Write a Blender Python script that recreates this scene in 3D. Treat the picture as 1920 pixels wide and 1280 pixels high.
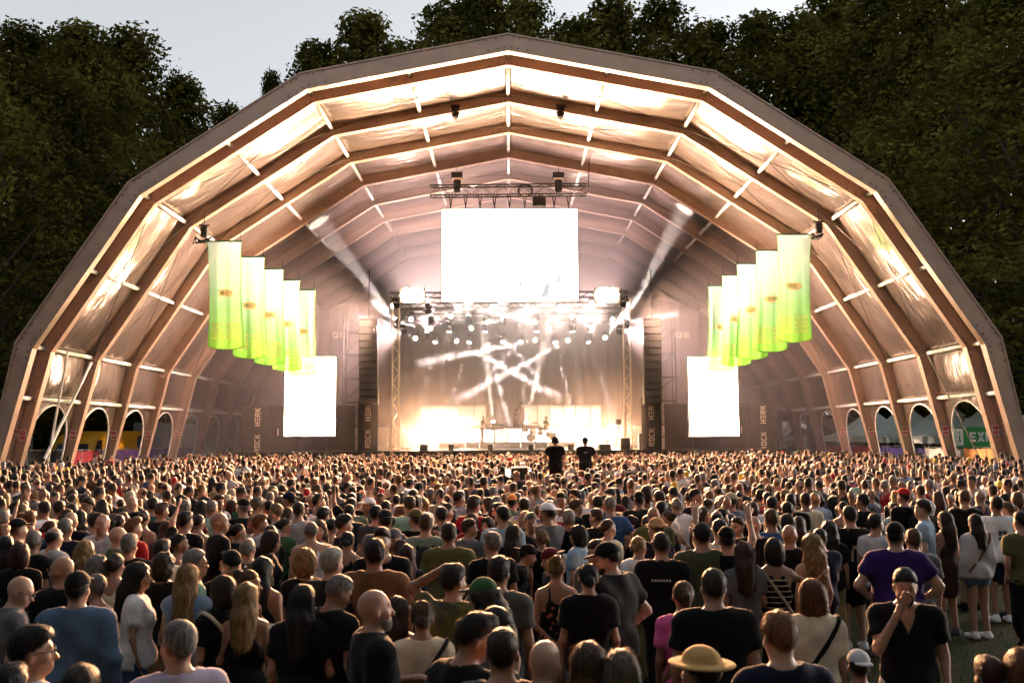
import bpy, math, random
import numpy as np
from mathutils import Matrix, Vector

random.seed(7); RNG = np.random.default_rng(7)
R_ = math.radians
for o in list(bpy.data.objects): bpy.data.objects.remove(o)
SC = bpy.context.scene
COL = SC.collection

# ------------------------------------------------------------------ camera
F_PX, PITCH, YAW, ROLL, CAM_Z = 1783.0, R_(5.6), R_(0.16), R_(0.3), 2.85
fw = Vector((math.sin(YAW)*math.cos(PITCH), math.cos(YAW)*math.cos(PITCH), math.sin(PITCH)))
rt = Vector((math.cos(YAW), -math.sin(YAW), 0)); up = rt.cross(fw)
rt, up = rt*math.cos(ROLL)-up*math.sin(ROLL), up*math.cos(ROLL)+rt*math.sin(ROLL)
cd = bpy.data.cameras.new('camera'); cam = bpy.data.objects.new('camera', cd); COL.objects.link(cam)
cd.sensor_width = 36; cd.lens = F_PX/1920*36; cd.clip_end = 3000; cd.clip_start = 0.1
m = Matrix((rt, up, -fw)).transposed().to_4x4(); m.translation = (0, 0, CAM_Z); cam.matrix_world = m
cd.dof.use_dof = True; cd.dof.focus_distance = 30; cd.dof.aperture_fstop = 3.5
SC.camera = cam
def at(px, py, Y):
    d = fw+rt*((px-960)/F_PX)+up*((640-py)/F_PX); return d*(Y/d.y)+Vector((0, 0, CAM_Z))
def atz(px, py, z):
    d = fw+rt*((px-960)/F_PX)+up*((640-py)/F_PX); return d*((z-CAM_Z)/d.z)+Vector((0, 0, CAM_Z))

# ------------------------------------------------------------------ world, sun, exposure
SUN_EL, SUN_AZ = R_(2.0), R_(62)          # dusk: the sun has gone low behind the trees on the right
W = bpy.data.worlds.new('World'); SC.world = W; W.use_nodes = True
nt = W.node_tree; nt.nodes.clear()
sky = nt.nodes.new('ShaderNodeTexSky'); sky.sky_type = 'NISHITA'; sky.sun_disc = False
sky.sun_elevation = SUN_EL; sky.sun_rotation = SUN_AZ; sky.air_density = 1.0; sky.dust_density = 3.0; sky.ozone_density = 1.5
hs = nt.nodes.new('ShaderNodeHueSaturation'); hs.inputs['Saturation'].default_value = 0.2
bg = nt.nodes.new('ShaderNodeBackground'); bg.inputs['Strength'].default_value = 0.106
wo = nt.nodes.new('ShaderNodeOutputWorld')
nt.links.new(sky.outputs[0], hs.inputs['Color']); nt.links.new(hs.outputs[0], bg.inputs['Color']); nt.links.new(bg.outputs[0], wo.inputs['Surface'])
sd = bpy.data.lights.new('sun', 'SUN'); sd.energy = 0.12; sd.angle = R_(12); sd.color = (1, .8, .62)
so = bpy.data.objects.new('sun', sd); COL.objects.link(so)
sv = Vector((math.sin(SUN_AZ)*math.cos(SUN_EL), math.cos(SUN_AZ)*math.cos(SUN_EL), math.sin(R_(8))))
so.rotation_euler = sv.to_track_quat('Z', 'Y').to_euler()
SC.view_settings.view_transform = 'Standard'; SC.view_settings.look = 'None'
SC.view_settings.exposure = 3.3; SC.view_settings.gamma = 1.0
SC.render.engine = 'CYCLES'
cy = SC.cycles
cy.max_bounces = 5; cy.diffuse_bounces = 2; cy.glossy_bounces = 2; cy.transmission_bounces = 4; cy.transparent_max_bounces = 12
cy.volume_bounces = 0; cy.sample_clamp_indirect = 4.0; cy.use_denoising = True; cy.use_adaptive_sampling = True
cy.adaptive_threshold = 0.03; cy.caustics_reflective = False; cy.caustics_refractive = False

# ------------------------------------------------------------------ materials
MATS = {}
def mat(name, build):
    if name in MATS: return MATS[name]
    m = bpy.data.materials.new(name); m.use_nodes = True; n = m.node_tree; n.nodes.clear()
    out = n.nodes.new('ShaderNodeOutputMaterial'); build(n, out); MATS[name] = m; return m
def N(n, t, **kw):
    x = n.nodes.new(t)
    for k, v in kw.items():
        if k[0].isupper() or k.startswith('in_'):
            x.inputs[k.replace('in_', '').replace('_', ' ')].default_value = v
        else: setattr(x, k, v)
    return x
def L(n, a, b): n.links.new(a, b)
def noise_mul(n, col_socket_or_rgb, scale, amount, detail=4, coords='Object', vec=None, stretch=None):
    """base colour times a soft noise in [1-amount, 1+amount]"""
    tc = N(n, 'ShaderNodeTexCoord'); src = tc.outputs[coords]
    if stretch:
        mp = N(n, 'ShaderNodeMapping'); mp.inputs['Scale'].default_value = stretch; L(n, src, mp.inputs[0]); src = mp.outputs[0]
    nz = N(n, 'ShaderNodeTexNoise'); nz.inputs['Scale'].default_value = scale; nz.inputs['Detail'].default_value = detail; L(n, src, nz.inputs['Vector'])
    mr = N(n, 'ShaderNodeMapRange'); mr.inputs['From Min'].default_value = .3; mr.inputs['From Max'].default_value = .7
    mr.inputs['To Min'].default_value = 1-amount; mr.inputs['To Max'].default_value = 1+amount; L(n, nz.outputs[0], mr.inputs[0])
    mx = N(n, 'ShaderNodeVectorMath', operation='SCALE')
    if isinstance(col_socket_or_rgb, (tuple, list)): mx.inputs[0].default_value = col_socket_or_rgb[:3]
    else: L(n, col_socket_or_rgb, mx.inputs[0])
    L(n, mr.outputs[0], mx.inputs['Scale']); return mx.outputs[0], nz.outputs[0]
def solid(name, rgb, rough=.6, metal=0, var=.15, scale=4, bump=0, spec=.5, coords='Object', stretch=None):
    def b(n, out):
        p = N(n, 'ShaderNodeBsdfPrincipled'); c, nz = noise_mul(n, rgb, scale, var, stretch=stretch, coords=coords)
        L(n, c, p.inputs['Base Color']); p.inputs['Roughness'].default_value = rough; p.inputs['Metallic'].default_value = metal
        p.inputs['Specular IOR Level'].default_value = spec
        if bump:
            bp = N(n, 'ShaderNodeBump'); bp.inputs['Strength'].default_value = bump; bp.inputs['Distance'].default_value = .02; L(n, nz, bp.inputs['Height']); L(n, bp.outputs[0], p.inputs['Normal'])
        L(n, p.outputs[0], out.inputs[0])
    return mat(name, b)
def glow(name, rgb, strength):
    def b(n, out):
        e = N(n, 'ShaderNodeEmission'); e.inputs[0].default_value = (*rgb, 1); e.inputs[1].default_value = strength; L(n, e.outputs[0], out.inputs[0])
    return mat(name, b)

# ------------------------------------------------------------------ mesh helpers
def link(o, parent=None):
    COL.objects.link(o)
    if parent is not None: o.parent = parent
    return o
def raw_mesh(name, V, Fq, smooth=False):
    V = np.asarray(V, np.float32).reshape(-1, 3)
    me = bpy.data.meshes.new(name)
    if isinstance(Fq, np.ndarray) and Fq.ndim == 2:
        nf, k = Fq.shape
        me.vertices.add(len(V)); me.vertices.foreach_set('co', V.ravel())
        me.loops.add(nf*k); me.loops.foreach_set('vertex_index', Fq.astype(np.int32).ravel())
        me.polygons.add(nf); me.polygons.foreach_set('loop_start', np.arange(0, nf*k, k, dtype=np.int32))
        me.polygons.foreach_set('loop_total', np.full(nf, k, np.int32))
        me.update(calc_edges=True)
    else:
        me.from_pydata(V.tolist(), [], [list(map(int, f)) for f in Fq]); me.update()
    if smooth: me.polygons.foreach_set('use_smooth', np.ones(len(me.polygons), bool))
    return me
def mobj(name, me, material, parent=None):
    o = bpy.data.objects.new(name, me)
    if material and not me.materials: me.materials.append(material)
    return link(o, parent)
def empty(name, loc=(0, 0, 0), rz=0):
    o = bpy.data.objects.new(name, None); o.location = loc; o.rotation_euler = (0, 0, rz); o.empty_display_size = .2
    return link(o)
def tag(o, label, cat, group=None):
    o['label'] = label; o['category'] = cat
    if group: o['group'] = group
    return o
def structure(o): o['kind'] = 'structure'; return o
class MB:
    def __init__(s): s.v = []; s.f = []
    def poly(s, pts): b = len(s.v); s.v += [tuple(p) for p in pts]; s.f.append(tuple(range(b, b+len(pts))))
    def add(s, v, f): b = len(s.v); s.v += [tuple(p) for p in v]; s.f += [tuple(i+b for i in q) for q in f]
    def box(s, x0, x1, y0, y1, z0, z1, M=None):
        v = [(x, y, z) for z in (z0, z1) for y in (y0, y1) for x in (x0, x1)]
        if M is not None: v = [tuple(M @ Vector(p)) for p in v]
        s.add(v, [(0, 2, 3, 1), (4, 5, 7, 6), (0, 1, 5, 4), (2, 6, 7, 3), (0, 4, 6, 2), (1, 3, 7, 5)]); return s
    def tube(s, pts, r, n=8, cap=True):
        pts = [Vector(p) for p in pts]; rs = r if isinstance(r, (list, tuple)) else [r]*len(pts); b = len(s.v); u = None
        for i, p in enumerate(pts):
            d = (pts[min(i+1, len(pts)-1)]-pts[max(i-1, 0)]).normalized()
            if u is None: u = d.orthogonal().normalized()
            u = (u-d*u.dot(d)).normalized(); w = d.cross(u)
            for k in range(n):
                a = 2*math.pi*k/n; s.v.append(tuple(p+(u*math.cos(a)+w*math.sin(a))*rs[i]))
        for i in range(len(pts)-1):
            for k in range(n):
                a, c = b+i*n+k, b+i*n+(k+1) % n; s.f.append((a, c, c+n, a+n))
        if cap: s.f.append(tuple(range(b+n-1, b-1, -1))); e = b+(len(pts)-1)*n; s.f.append(tuple(range(e, e+n)))
        return s
    def lathe(s, prof, n=12, c=(0, 0, 0)):
        b = len(s.v)
        for (r, z) in prof:
            for k in range(n): a = 2*math.pi*k/n; s.v.append((c[0]+r*math.cos(a), c[1]+r*math.sin(a), c[2]+z))
        for i in range(len(prof)-1):
            for k in range(n): s.f.append((b+i*n+k, b+i*n+(k+1) % n, b+(i+1)*n+(k+1) % n, b+(i+1)*n+k))
        s.f.append(tuple(range(b+n-1, b-1, -1))); e = b+(len(prof)-1)*n; s.f.append(tuple(range(e, e+n))); return s
    def mesh(s, name, smooth=False): return raw_mesh(name, s.v, s.f, smooth)
    def obj(s, name, material, parent=None, smooth=False): return mobj(name, s.mesh(name, smooth), material, parent)
def copy_tree(o, parent=None):
    c = o.copy(); COL.objects.link(c)
    if parent is not None: c.parent = parent
    for ch in o.children: copy_tree(ch, c)
    return c

# blocky festival lettering on a 4x6 cell, drawn as strokes (x0,z0,x1,z1) or slanted quads
GLYPH = {
 'R': [(0, 0, 1, 6), (1, 5, 3, 6), (1, 2.6, 3, 3.5), (3, 3, 4, 5.7), [(1.9, 2.6), (3.0, 2.6), (4.1, 0), (2.9, 0)]],
 'O': [(0, 0, 1, 6), (3, 0, 4, 6), (1, 0, 3, 1), (1, 5, 3, 6)],
 'C': [(0, .4, 1, 5.6), (.6, 0, 4, 1), (.6, 5, 4, 6)],
 'K': [(0, 0, 1, 6), [(1, 2.6), (3.0, 6), (4.2, 6), (1.9, 2.4)], [(1.2, 3.6), (2.1, 4.2), (4.3, 0), (3.1, 0)]],
 'H': [(0, 0, 1, 6), (1, 2.5, 3, 3.5), (3, 0, 4, 6)],
 'E': [(0, 0, 4, 1), (0, 2.5, 4, 3.5), (0, 5, 4, 6)],
 'e': [(0, 0, 1.3, 6), (1, 0, 4, 1.3), (1, 2.4, 3.6, 3.6), (1, 4.7, 4, 6)],
 'X': [[(0, 0), (1.5, 0), (4.4, 6), (2.9, 6)], [(2.9, 0), (4.4, 0), (1.5, 6), (0, 6)]],
 'I': [(0, 0, 1.4, 6)], 'T': [(1.4, 0, 2.8, 6), (0, 4.7, 4.2, 6)], ' ': []}
def lettering(text, h, gap=.9):
    """flat 2-D polygons of a word, cap height h, starting at 0,0"""
    polys = []; x = 0; u = h/6
    for c in text:
        adv = 1.4 if c == 'I' else 2.2 if c == ' ' else 4.3
        for g in GLYPH[c]:
            q = g if isinstance(g, list) else [(g[0], g[1]), (g[2], g[1]), (g[2], g[3]), (g[0], g[3])]
            polys.append([((x+a)*u, b*u) for a, b in q])
        x += adv+gap
    return polys, (x-gap)*u
# ------------------------------------------------------------------ ground
def ground_mat(n, out):
    p = N(n, 'ShaderNodeBsdfPrincipled'); tc = N(n, 'ShaderNodeTexCoord')
    a = N(n, 'ShaderNodeTexNoise'); a.inputs['Scale'].default_value = .9; a.inputs['Detail'].default_value = 8; L(n, tc.outputs['Object'], a.inputs['Vector'])
    b = N(n, 'ShaderNodeTexNoise'); b.inputs['Scale'].default_value = 40; b.inputs['Detail'].default_value = 3; L(n, tc.outputs['Object'], b.inputs['Vector'])
    r = N(n, 'ShaderNodeValToRGB'); r.color_ramp.elements[0].color = (.022, .032, .010, 1); r.color_ramp.elements[1].color = (.06, .05, .026, 1)
    r.color_ramp.elements[0].position = .38; r.color_ramp.elements[1].position = .68; L(n, a.outputs[0], r.inputs[0])
    L(n, r.outputs[0], p.inputs['Base Color']); p.inputs['Roughness'].default_value = .95; p.inputs['Specular IOR Level'].default_value = .1
    bp = N(n, 'ShaderNodeBump'); bp.inputs['Strength'].default_value = .8; bp.inputs['Distance'].default_value = .04; L(n, b.outputs[0], bp.inputs['Height']); L(n, bp.outputs[0], p.inputs['Normal'])
    L(n, p.outputs[0], out.inputs[0])
g = MB()
xs_ = [-900, -200, -60, -30, -15, 0, 15, 30, 60, 200, 900]; ys_ = [-300, -60, -15, 0, 15, 30, 45, 60, 90, 200, 1200]
for j, y in enumerate(ys_):
    for i, x in enumerate(xs_):
        g.v.append((x, y, 0 if abs(x) < 100 and -20 < y < 100 else -.05))
for j in range(10):
    for i in range(10): a = j*11+i; g.f.append((a, a+1, a+12, a+11))
structure(g.obj('ground', mat('trodden_grass', ground_mat)))
# grass tufts on the open patch at the front right, where the turf shows between the people
gb = MB()
for _ in range(5200):
    t = random.random(); y = 5.4+t*t*9; x = y*random.uniform(.30, .60)
    h = random.uniform(.03, .085); a = random.random()*6.28; w = .006; dx, dy = math.cos(a), math.sin(a); l = random.uniform(-.03, .03)
    gb.poly([(x-dx*w, y-dy*w, 0), (x+dx*w, y+dy*w, 0), (x+dy*l, y-dx*l, h)])
go = gb.obj('grass', solid('grass_blade', (.045, .07, .018), .8, var=.4, scale=2)); go['kind'] = 'stuff'; go['label'] = 'short trodden grass on the open patch of field'

# ------------------------------------------------------------------ the tent
HALF = [(-22.95, 0), (-21.6, 7.0), (-16.95, 14.1), (-9.35, 19.1), (0, 20.9)]
PROF = HALF+[(-x, z) for x, z in HALF[-2::-1]]
def offset(prof, d):
    out = []
    for i, p in enumerate(prof):
        p = Vector(p); ns = []
        if i > 0: t = (p-Vector(prof[i-1])).normalized(); ns.append(Vector((t.y, -t.x)))
        if i < len(prof)-1: t = (Vector(prof[i+1])-p).normalized(); ns.append(Vector((t.y, -t.x)))
        n_ = sum(ns, Vector((0, 0))).normalized(); q = p+n_*(d/n_.dot(ns[0]))
        if i in (0, len(prof)-1): q = Vector((p.x-math.copysign(d*.62, p.x), 0.0))      # legs taper towards the foot
        out.append((q.x, q.y))
    return out
ARCH_Y = [41.6]+[43.5+5*i for i in range(9)]
alu = solid('weathered_aluminium', (.42, .29, .22), .42, .2, .12, 1.2, .05)
tubem = solid('white_painted_tube', (.78, .76, .73), .4, 0, .08, 3)
steel = solid('dark_bolt_steel', (.10, .09, .08), .5, .8)
def membrane_mat(n, out):
    tc = N(n, 'ShaderNodeTexCoord'); uv = N(n, 'ShaderNodeUVMap'); uv.uv_map = 'along'
    mp = N(n, 'ShaderNodeMapping'); mp.inputs['Scale'].default_value = (1.2, 9.0, 1); L(n, uv.outputs[0], mp.inputs[0])   # wrinkles run along the slope
    oi = N(n, 'ShaderNodeObjectInfo'); ad = N(n, 'ShaderNodeVectorMath', operation='ADD'); sc = N(n, 'ShaderNodeMath', operation='MULTIPLY'); sc.inputs[1].default_value = 40
    L(n, oi.outputs['Random'], sc.inputs[0]); L(n, mp.outputs[0], ad.inputs[0]); L(n, sc.outputs[0], ad.inputs[1])
    a = N(n, 'ShaderNodeTexNoise'); a.inputs['Scale'].default_value = .8; a.inputs['Detail'].default_value = 3; a.inputs['Distortion'].default_value = .6; L(n, ad.outputs[0], a.inputs['Vector'])
    b = N(n, 'ShaderNodeTexNoise'); b.inputs['Scale'].default_value = .35; b.inputs['Detail'].default_value = 2; L(n, tc.outputs['Object'], b.inputs['Vector'])
    bp = N(n, 'ShaderNodeBump'); bp.inputs['Strength'].default_value = .6; bp.inputs['Distance'].default_value = .12; L(n, a.outputs[0], bp.inputs['Height'])
    bq = N(n, 'ShaderNodeBump'); bq.inputs['Strength'].default_value = .5; bq.inputs['Distance'].default_value = .5; L(n, b.outputs[0], bq.inputs['Height']); L(n, bp.outputs[0], bq.inputs['Normal'])
    p = N(n, 'ShaderNodeBsdfPrincipled'); c, _ = noise_mul(n, (.64, .54, .48), .5, .2)
    L(n, c, p.inputs['Base Color']); p.inputs['Roughness'].default_value = .20; p.inputs['Metallic'].default_value = .9
    p.inputs['Specular IOR Level'].default_value = .8; L(n, bq.outputs[0], p.inputs['Normal'])
    L(n, p.outputs[0], out.inputs[0])
memb = mat('coated_membrane', membrane_mat)
tent = empty('festival_tent', (0, 41.6, 0)); T0 = Vector((0, 41.6, 0))
tag(tent, 'huge open polygonal arched festival tent with pale ribs over the stage', 'tent')
# ribs: hollow section with a proud inner flange; one mesh shared by all but the deeper front one
def arch_mesh(depth, thick):
    m = MB(); o = offset(PROF, 0); i_ = offset(PROF, depth); k = len(o)
    for y0, y1, A, B in ((-thick/2, thick/2, o, i_), (-thick/2-.06, thick/2+.06, offset(PROF, depth-.05), offset(PROF, depth+.015)), (-thick/2-.05, thick/2+.05, offset(PROF, -.02), offset(PROF, .05))):
        b = len(m.v)
        for (x, z), (xi, zi) in zip(A, B): m.v += [(x, y0, z), (x, y1, z), (xi, y1, zi), (xi, y0, zi)]
        for s in range(k-1):
            p = b+4*s
            for e in range(4): m.f.append((p+e, p+(e+1) % 4, p+4+(e+1) % 4, p+4+e))
        m.f.append((b+3, b+2, b+1, b)); e = b+4*(k-1); m.f.append((e, e+1, e+2, e+3))
    return m
am = arch_mesh(.70, .26).mesh('arch'); fm = arch_mesh(.80, .30).mesh('arch')
for i, Y in enumerate(ARCH_Y):
    a = mobj('arch', fm if i == 0 else am, alu, tent); a.location = (0, Y-41.6, 0)
# bolts at the joints of the front ribs
for ai, Y in enumerate(ARCH_Y[:4]):
    bm_ = MB(); mid = offset(PROF, .38 if ai == 0 else .34); t = .155 if ai == 0 else .135
    for i in range(1, 8):
        for q in (-1, 1):
            j = i+q; d = (Vector(mid[j])-Vector(mid[i])).normalized(); nn = Vector((-d.y, d.x))
            for u in (.22, .5, .95):
                for w in (-.24, .24):
                    c = Vector(mid[i])+d*u+nn*w; bm_.tube([(c.x, -t-.03, c.y), (c.x, -t+.01, c.y)], .035, 6)
    o = bm_.obj('joint_bolts', steel, tent); o['kind'] = 'stuff'; o.location = (0, Y-41.6, 0)
# roof and wall panels, one per bay and facet
MEM = offset(PROF, .16)
def panel_mesh(a, b, y0, y1, sag, nu=12, nv=10):
    a, b = Vector(a), Vector(b); d = (b-a).normalized(); nn = Vector((d.y, -d.x)); V = []; Q = []; UV = []
    Ln = (b-a).length
    for i in range(nu+1):
        for j in range(nv+1):
            u, v = i/nu, j/nv; s = sag*math.sin(math.pi*v)*math.sin(math.pi*min(1, max(0, u)))**.6
            p = a+(b-a)*u+nn*s; V.append((p.x, y0+(y1-y0)*v, p.y)); UV.append((u*Ln/5, v))
    for i in range(nu):
        for j in range(nv): q = i*(nv+1)+j; Q.append((q, q+1, q+nv+2, q+nv+1))
    me = raw_mesh('roof_panel', V, np.array(Q), True); lay = me.uv_layers.new(name='along')
    uvs = np.array(UV, np.float32)[np.array(Q).ravel()]; lay.data.foreach_set('uv', uvs.ravel()); return me
PANEL = {}
Z_RAIL = 4.62
def wall_mesh(side, y1, opening=True):
    """lower wall of a bay with its arched opening, laced edge"""
    pa, pb = Vector(MEM[0]), Vector(MEM[1])
    def P(z, y, off=0):
        t = z/pb.y; p = pa+(pb-pa)*t; return (side*-(p.x+off), y, z)
    m = MB(); n = 36; s0, s1 = .09, .91
    zs = lambda s: (2.2+2.18*math.sqrt(max(0, 1-((s-.5)/.41)**2))) if opening and s0 <= s <= s1 else 0.0
    ss = [i/n*s0 for i in range(4)][:1]+[s0-1e-4]+[s0+(s1-s0)*(.5-.5*math.cos(math.pi*i/n)) for i in range(n+1)]+[s1+1e-4, 1]
    for k in range(len(ss)-1):
        a, b = ss[k], ss[k+1]
        if b-a < 5e-4: continue
        za, zb = zs(a), zs(b)
        if a < s0: za = zb = 0
        if b > s1: za = zb = 0
        for q in range(4):
            f0, f1 = q/4, (q+1)/4
            m.poly([P(za+(Z_RAIL-za)*f0, a*y1), P(zb+(Z_RAIL-zb)*f0, b*y1), P(zb+(Z_RAIL-zb)*f1, b*y1), P(za+(Z_RAIL-za)*f1, a*y1)])
    e = MB(); pts = [P(.0, s0*y1, .02)]+[P(zs(s0+(s1-s0)*i/24), (s0+(s1-s0)*i/24)*y1, .02) for i in range(25)]+[P(.0, s1*y1, .02)]
    e.tube(pts, .045, 6)
    me = m.mesh('wall_panel', True); lay = me.uv_layers.new(name='along')
    for li, l in enumerate(me.loops): v = me.vertices[l.vertex_index].co; lay.data[li].uv = (v.z/5, v.y/5)
    return me, e.mesh('opening_edge', True)
WALLS = {}
for i in range(len(ARCH_Y)-1):
    y0 = ARCH_Y[i]; ln = ARCH_Y[i+1]-y0
    for s in range(8):
        lo, hi = MEM[s], MEM[s+1]
        if s in (0, 7):                                   # leg facet: only the part above the rail is plain membrane
            foot, knee = (lo, hi) if s == 0 else (hi, lo)
            t = Z_RAIL/knee[1]; mid = (foot[0]+(knee[0]-foot[0])*t, Z_RAIL)
            lo, hi = (mid, knee) if s == 0 else (knee, mid)
        key = (s, round(ln, 2))
        if key not in PANEL: PANEL[key] = panel_mesh(lo, hi, 0, ln, .20 if ln > 3 else .06)
        o = mobj('roof_panel' if 0 < s < 7 else 'wall_panel', PANEL[key], memb, tent); o.location = (0, y0-41.6, 0)
    for sd_ in (-1, 1):
        key = (sd_, round(ln, 2))
        if key not in WALLS: WALLS[key] = wall_mesh(sd_, ln, ln > 3)
        o = mobj('wall_panel', WALLS[key][0], memb, tent); o.location = (0, y0-41.6, 0)
        if ln > 3:
            q = mobj('opening_edge', WALLS[key][1], tubem, o)
# purlins on every joint and half-way along every facet
PUR = offset(PROF, .34); pm = {}
for i in range(len(ARCH_Y)-1):
    y0 = ARCH_Y[i]; ln = ARCH_Y[i+1]-y0
    key = round(ln, 2)
    if key not in pm: pm[key] = MB().tube([(0, .13, 0), (0, ln-.13, 0)], .10, 8).mesh('purlin', True)
    pos = [PUR[k] for k in range(1, 8)]
    for k in range(1, 7): pos.append(tuple((Vector(PUR[k])+Vector(PUR[k+1]))/2))
    for sx in (-1, 1): t = (Z_RAIL-.02)/PUR[7][1]; pos.append((sx*abs(PUR[8][0]+(PUR[7][0]-PUR[8][0])*t), Z_RAIL-.02))
    for (x, z) in pos:
        o = mobj('purlin', pm[key], tubem, tent); o.location = (x, y0-41.6, z)
# bracing wires in some bays and the two struts at the front left
CAB = offset(PROF, .45)
def wire(a, b, r=.018, name='bracing_wire', mt=None, n=5):
    o = MB().tube([Vector(a)-T0, Vector(b)-T0], r, n).obj(name, mt or steel, tent); return o
for bay in (1, 2, 4):
    for s in range(8):
        a, b = CAB[s], CAB[s+1]; y0, y1 = ARCH_Y[bay]+.2, ARCH_Y[bay+1]-.2
        if s in (0, 7): continue
        wire((a[0], y0, a[1]), (b[0], y1, b[1])); wire((a[0], y1, a[1]), (b[0], y0, b[1]))
wire((-21.2, 48.1, 6.6), (-22.1, 43.9, .05), .075, 'bracing_strut', tubem, 8)
wire((-20.95, 45.0, 6.9), (-22.2, 45.6, .05), .06, 'bracing_strut', tubem, 8)
wire((21.1, 47.8, 6.8), (22.2, 44.0, .4), .03, 'bracing_wire')
# dark cloth that closes the rear gable
g = MB(); ring = offset(PROF, .9); g.poly([(x, 0, z) for x, z in ring]); g.poly([(x, .04, z) for x, z in ring[::-1]])
gm = solid('black_drape', (.018, .016, .016), .85, 0, .3, 1.5)
gab = g.obj('rear_drape', gm, tent); gab.location = (0, ARCH_Y[-1]-41.6-.2, 0)
# red notices on the ribs
red = solid('red_notice', (.42, .015, .02), .4); white = solid('white_print', (.8, .78, .76), .5)
ORD = ['second', 'third', 'fourth', 'fifth', 'sixth', 'seventh']
for i in range(1, 7):
    for sx, side in ((-1, 'left'), (1, 'right')):
        zc = 2.95; t = zc/7.0; x = sx*(22.95+(21.6-22.95)*t-.30)
        e = empty('fire_notice', (x, ARCH_Y[i]-.135, zc)); w, h = .16, .23
        MB().box(-w, w, -.014, 0, -h, h).obj('plate', white, e)
        MB().box(-w+.035, w-.035, -.022, -.0142, .025, h-.035).obj('upper_block', red, e)
        MB().box(-w+.035, w-.035, -.022, -.0142, -h+.035, -.035).obj('lower_block', red, e)
        MB().box(-w+.07, w-.07, -.026, -.0222, h*.46, h*.54).box(-w+.07, w-.09, -.026, -.0222, -h*.56, -h*.48).obj('print', white, e)['kind'] = 'stuff'
        tag(e, f'red and white notice on the {ORD[i-1]} rib from the front, {side} side', 'sign', 'notices on the tent ribs')
# ------------------------------------------------------------------ stage
black = solid('matt_black_paint', (.012, .011, .011), .7, 0, .3, 3)
blackfab = solid('black_stage_cloth', (.020, .018, .018), .9, 0, .25, 2.0)
trussm = solid('truss_metal', (.035, .032, .03), .5, .5)
silver = solid('bare_aluminium', (.6, .57, .53), .35, .8)
warmlens = glow('lamp_lens', (1, .86, .66), 10)
STAGE_Z = 1.9
s = MB(); s.box(-17, 17, 58.6, 82, 1.72, STAGE_Z).box(-17, 17, 58.75, 58.95, 0, 1.72)
st = empty('stage_deck', (0, 58.6, 0))
MB().box(-17, 17, 0, 23, 1.74, STAGE_Z).obj('deck', solid('stage_floor', (.03, .028, .027), .4), st)
for i in range(17): MB().box(-17+2*i+.02, -15+2*i-.02, .08, .14, 0, 1.735).obj('skirt_panel', blackfab, st)
tag(st, 'long black stage deck with black skirt behind the crowd', 'stage')
# back drape of the stage
bd = MB(); n = 90
for i in range(n+1):
    x = -9.5+19*i/n; y = .12*math.sin(i*1.7)+.06*math.sin(i*.61); bd.v += [(x, y, 0), (x, y, 10.8)]
for i in range(n): bd.f.append((2*i, 2*i+2, 2*i+3, 2*i+1))
o = bd.obj('backdrop_curtain', solid('dark_curtain', (.012, .010, .011), .9, 0, .2, 1), None, True); o.location = (0, 73.5, STAGE_Z)
tag(o, 'dark pleated curtain hung across the back of the stage', 'curtain')

# side walls of the stage with their lettering
letm = solid('pale_lettering', (.62, .50, .42), .6)
def word_obj(text, h, name, mt, parent, M, thick=.01):
    polys, wd = lettering(text, h); mb = MB()
    for p in polys:
        a = [M @ Vector((x-wd/2, -thick, z-h/2)) for x, z in p]; mb.poly(a)
    return mb.obj(name, mt, parent)
UPW = Matrix.Rotation(R_(-90), 4, 'Y')
def wing(sx, side):
    e = empty('wing_wall', (0, 60.2, 0))
    x0, x1 = (9.75, 16.9)
    for k in range(4):
        a = x0+(x1-x0)*k/4; b = x0+(x1-x0)*(k+1)/4; zt = 4.75
        MB().box(min(sx*a, sx*b)+.01, max(sx*a, sx*b)-.01, 0, .06, 0, zt).obj('panel', blackfab, e)
    for wd_, dz in (('ROCK', -.86), ('HERK', .80)):
        c = word_obj(wd_, .34, 'lettering', letm, e, UPW); c.location = (sx*(16.0 if sx > 0 else 15.9), -.005, 3.25+dz)
    hook = MB().box(-.03, .03, -.05, -.002, -.22, .22).obj('handle', silver, e); hook.location = (sx*14.6, 0, 3.1)
    tag(e, f'black lettered wall {side} the big upright screen', 'wall panel')
    e2 = empty('lettered_banner', (sx*8.85, 59.6, STAGE_Z))
    MB().box(-.62, .62, 0, .04, 0, 3.25).obj('cloth', blackfab, e2)
    for wd_, dz in (('ROCK', -.86), ('HERK', .80)):
        c = word_obj(wd_, .34, 'lettering', letm, e2, UPW); c.location = (0, -.006, 1.62+dz)
    tag(e2, f'narrow black banner with upright lettering under the {"left" if sx < 0 else "right"} speaker array', 'banner')
wing(-1, 'left of'); wing(1, 'right of')
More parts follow.
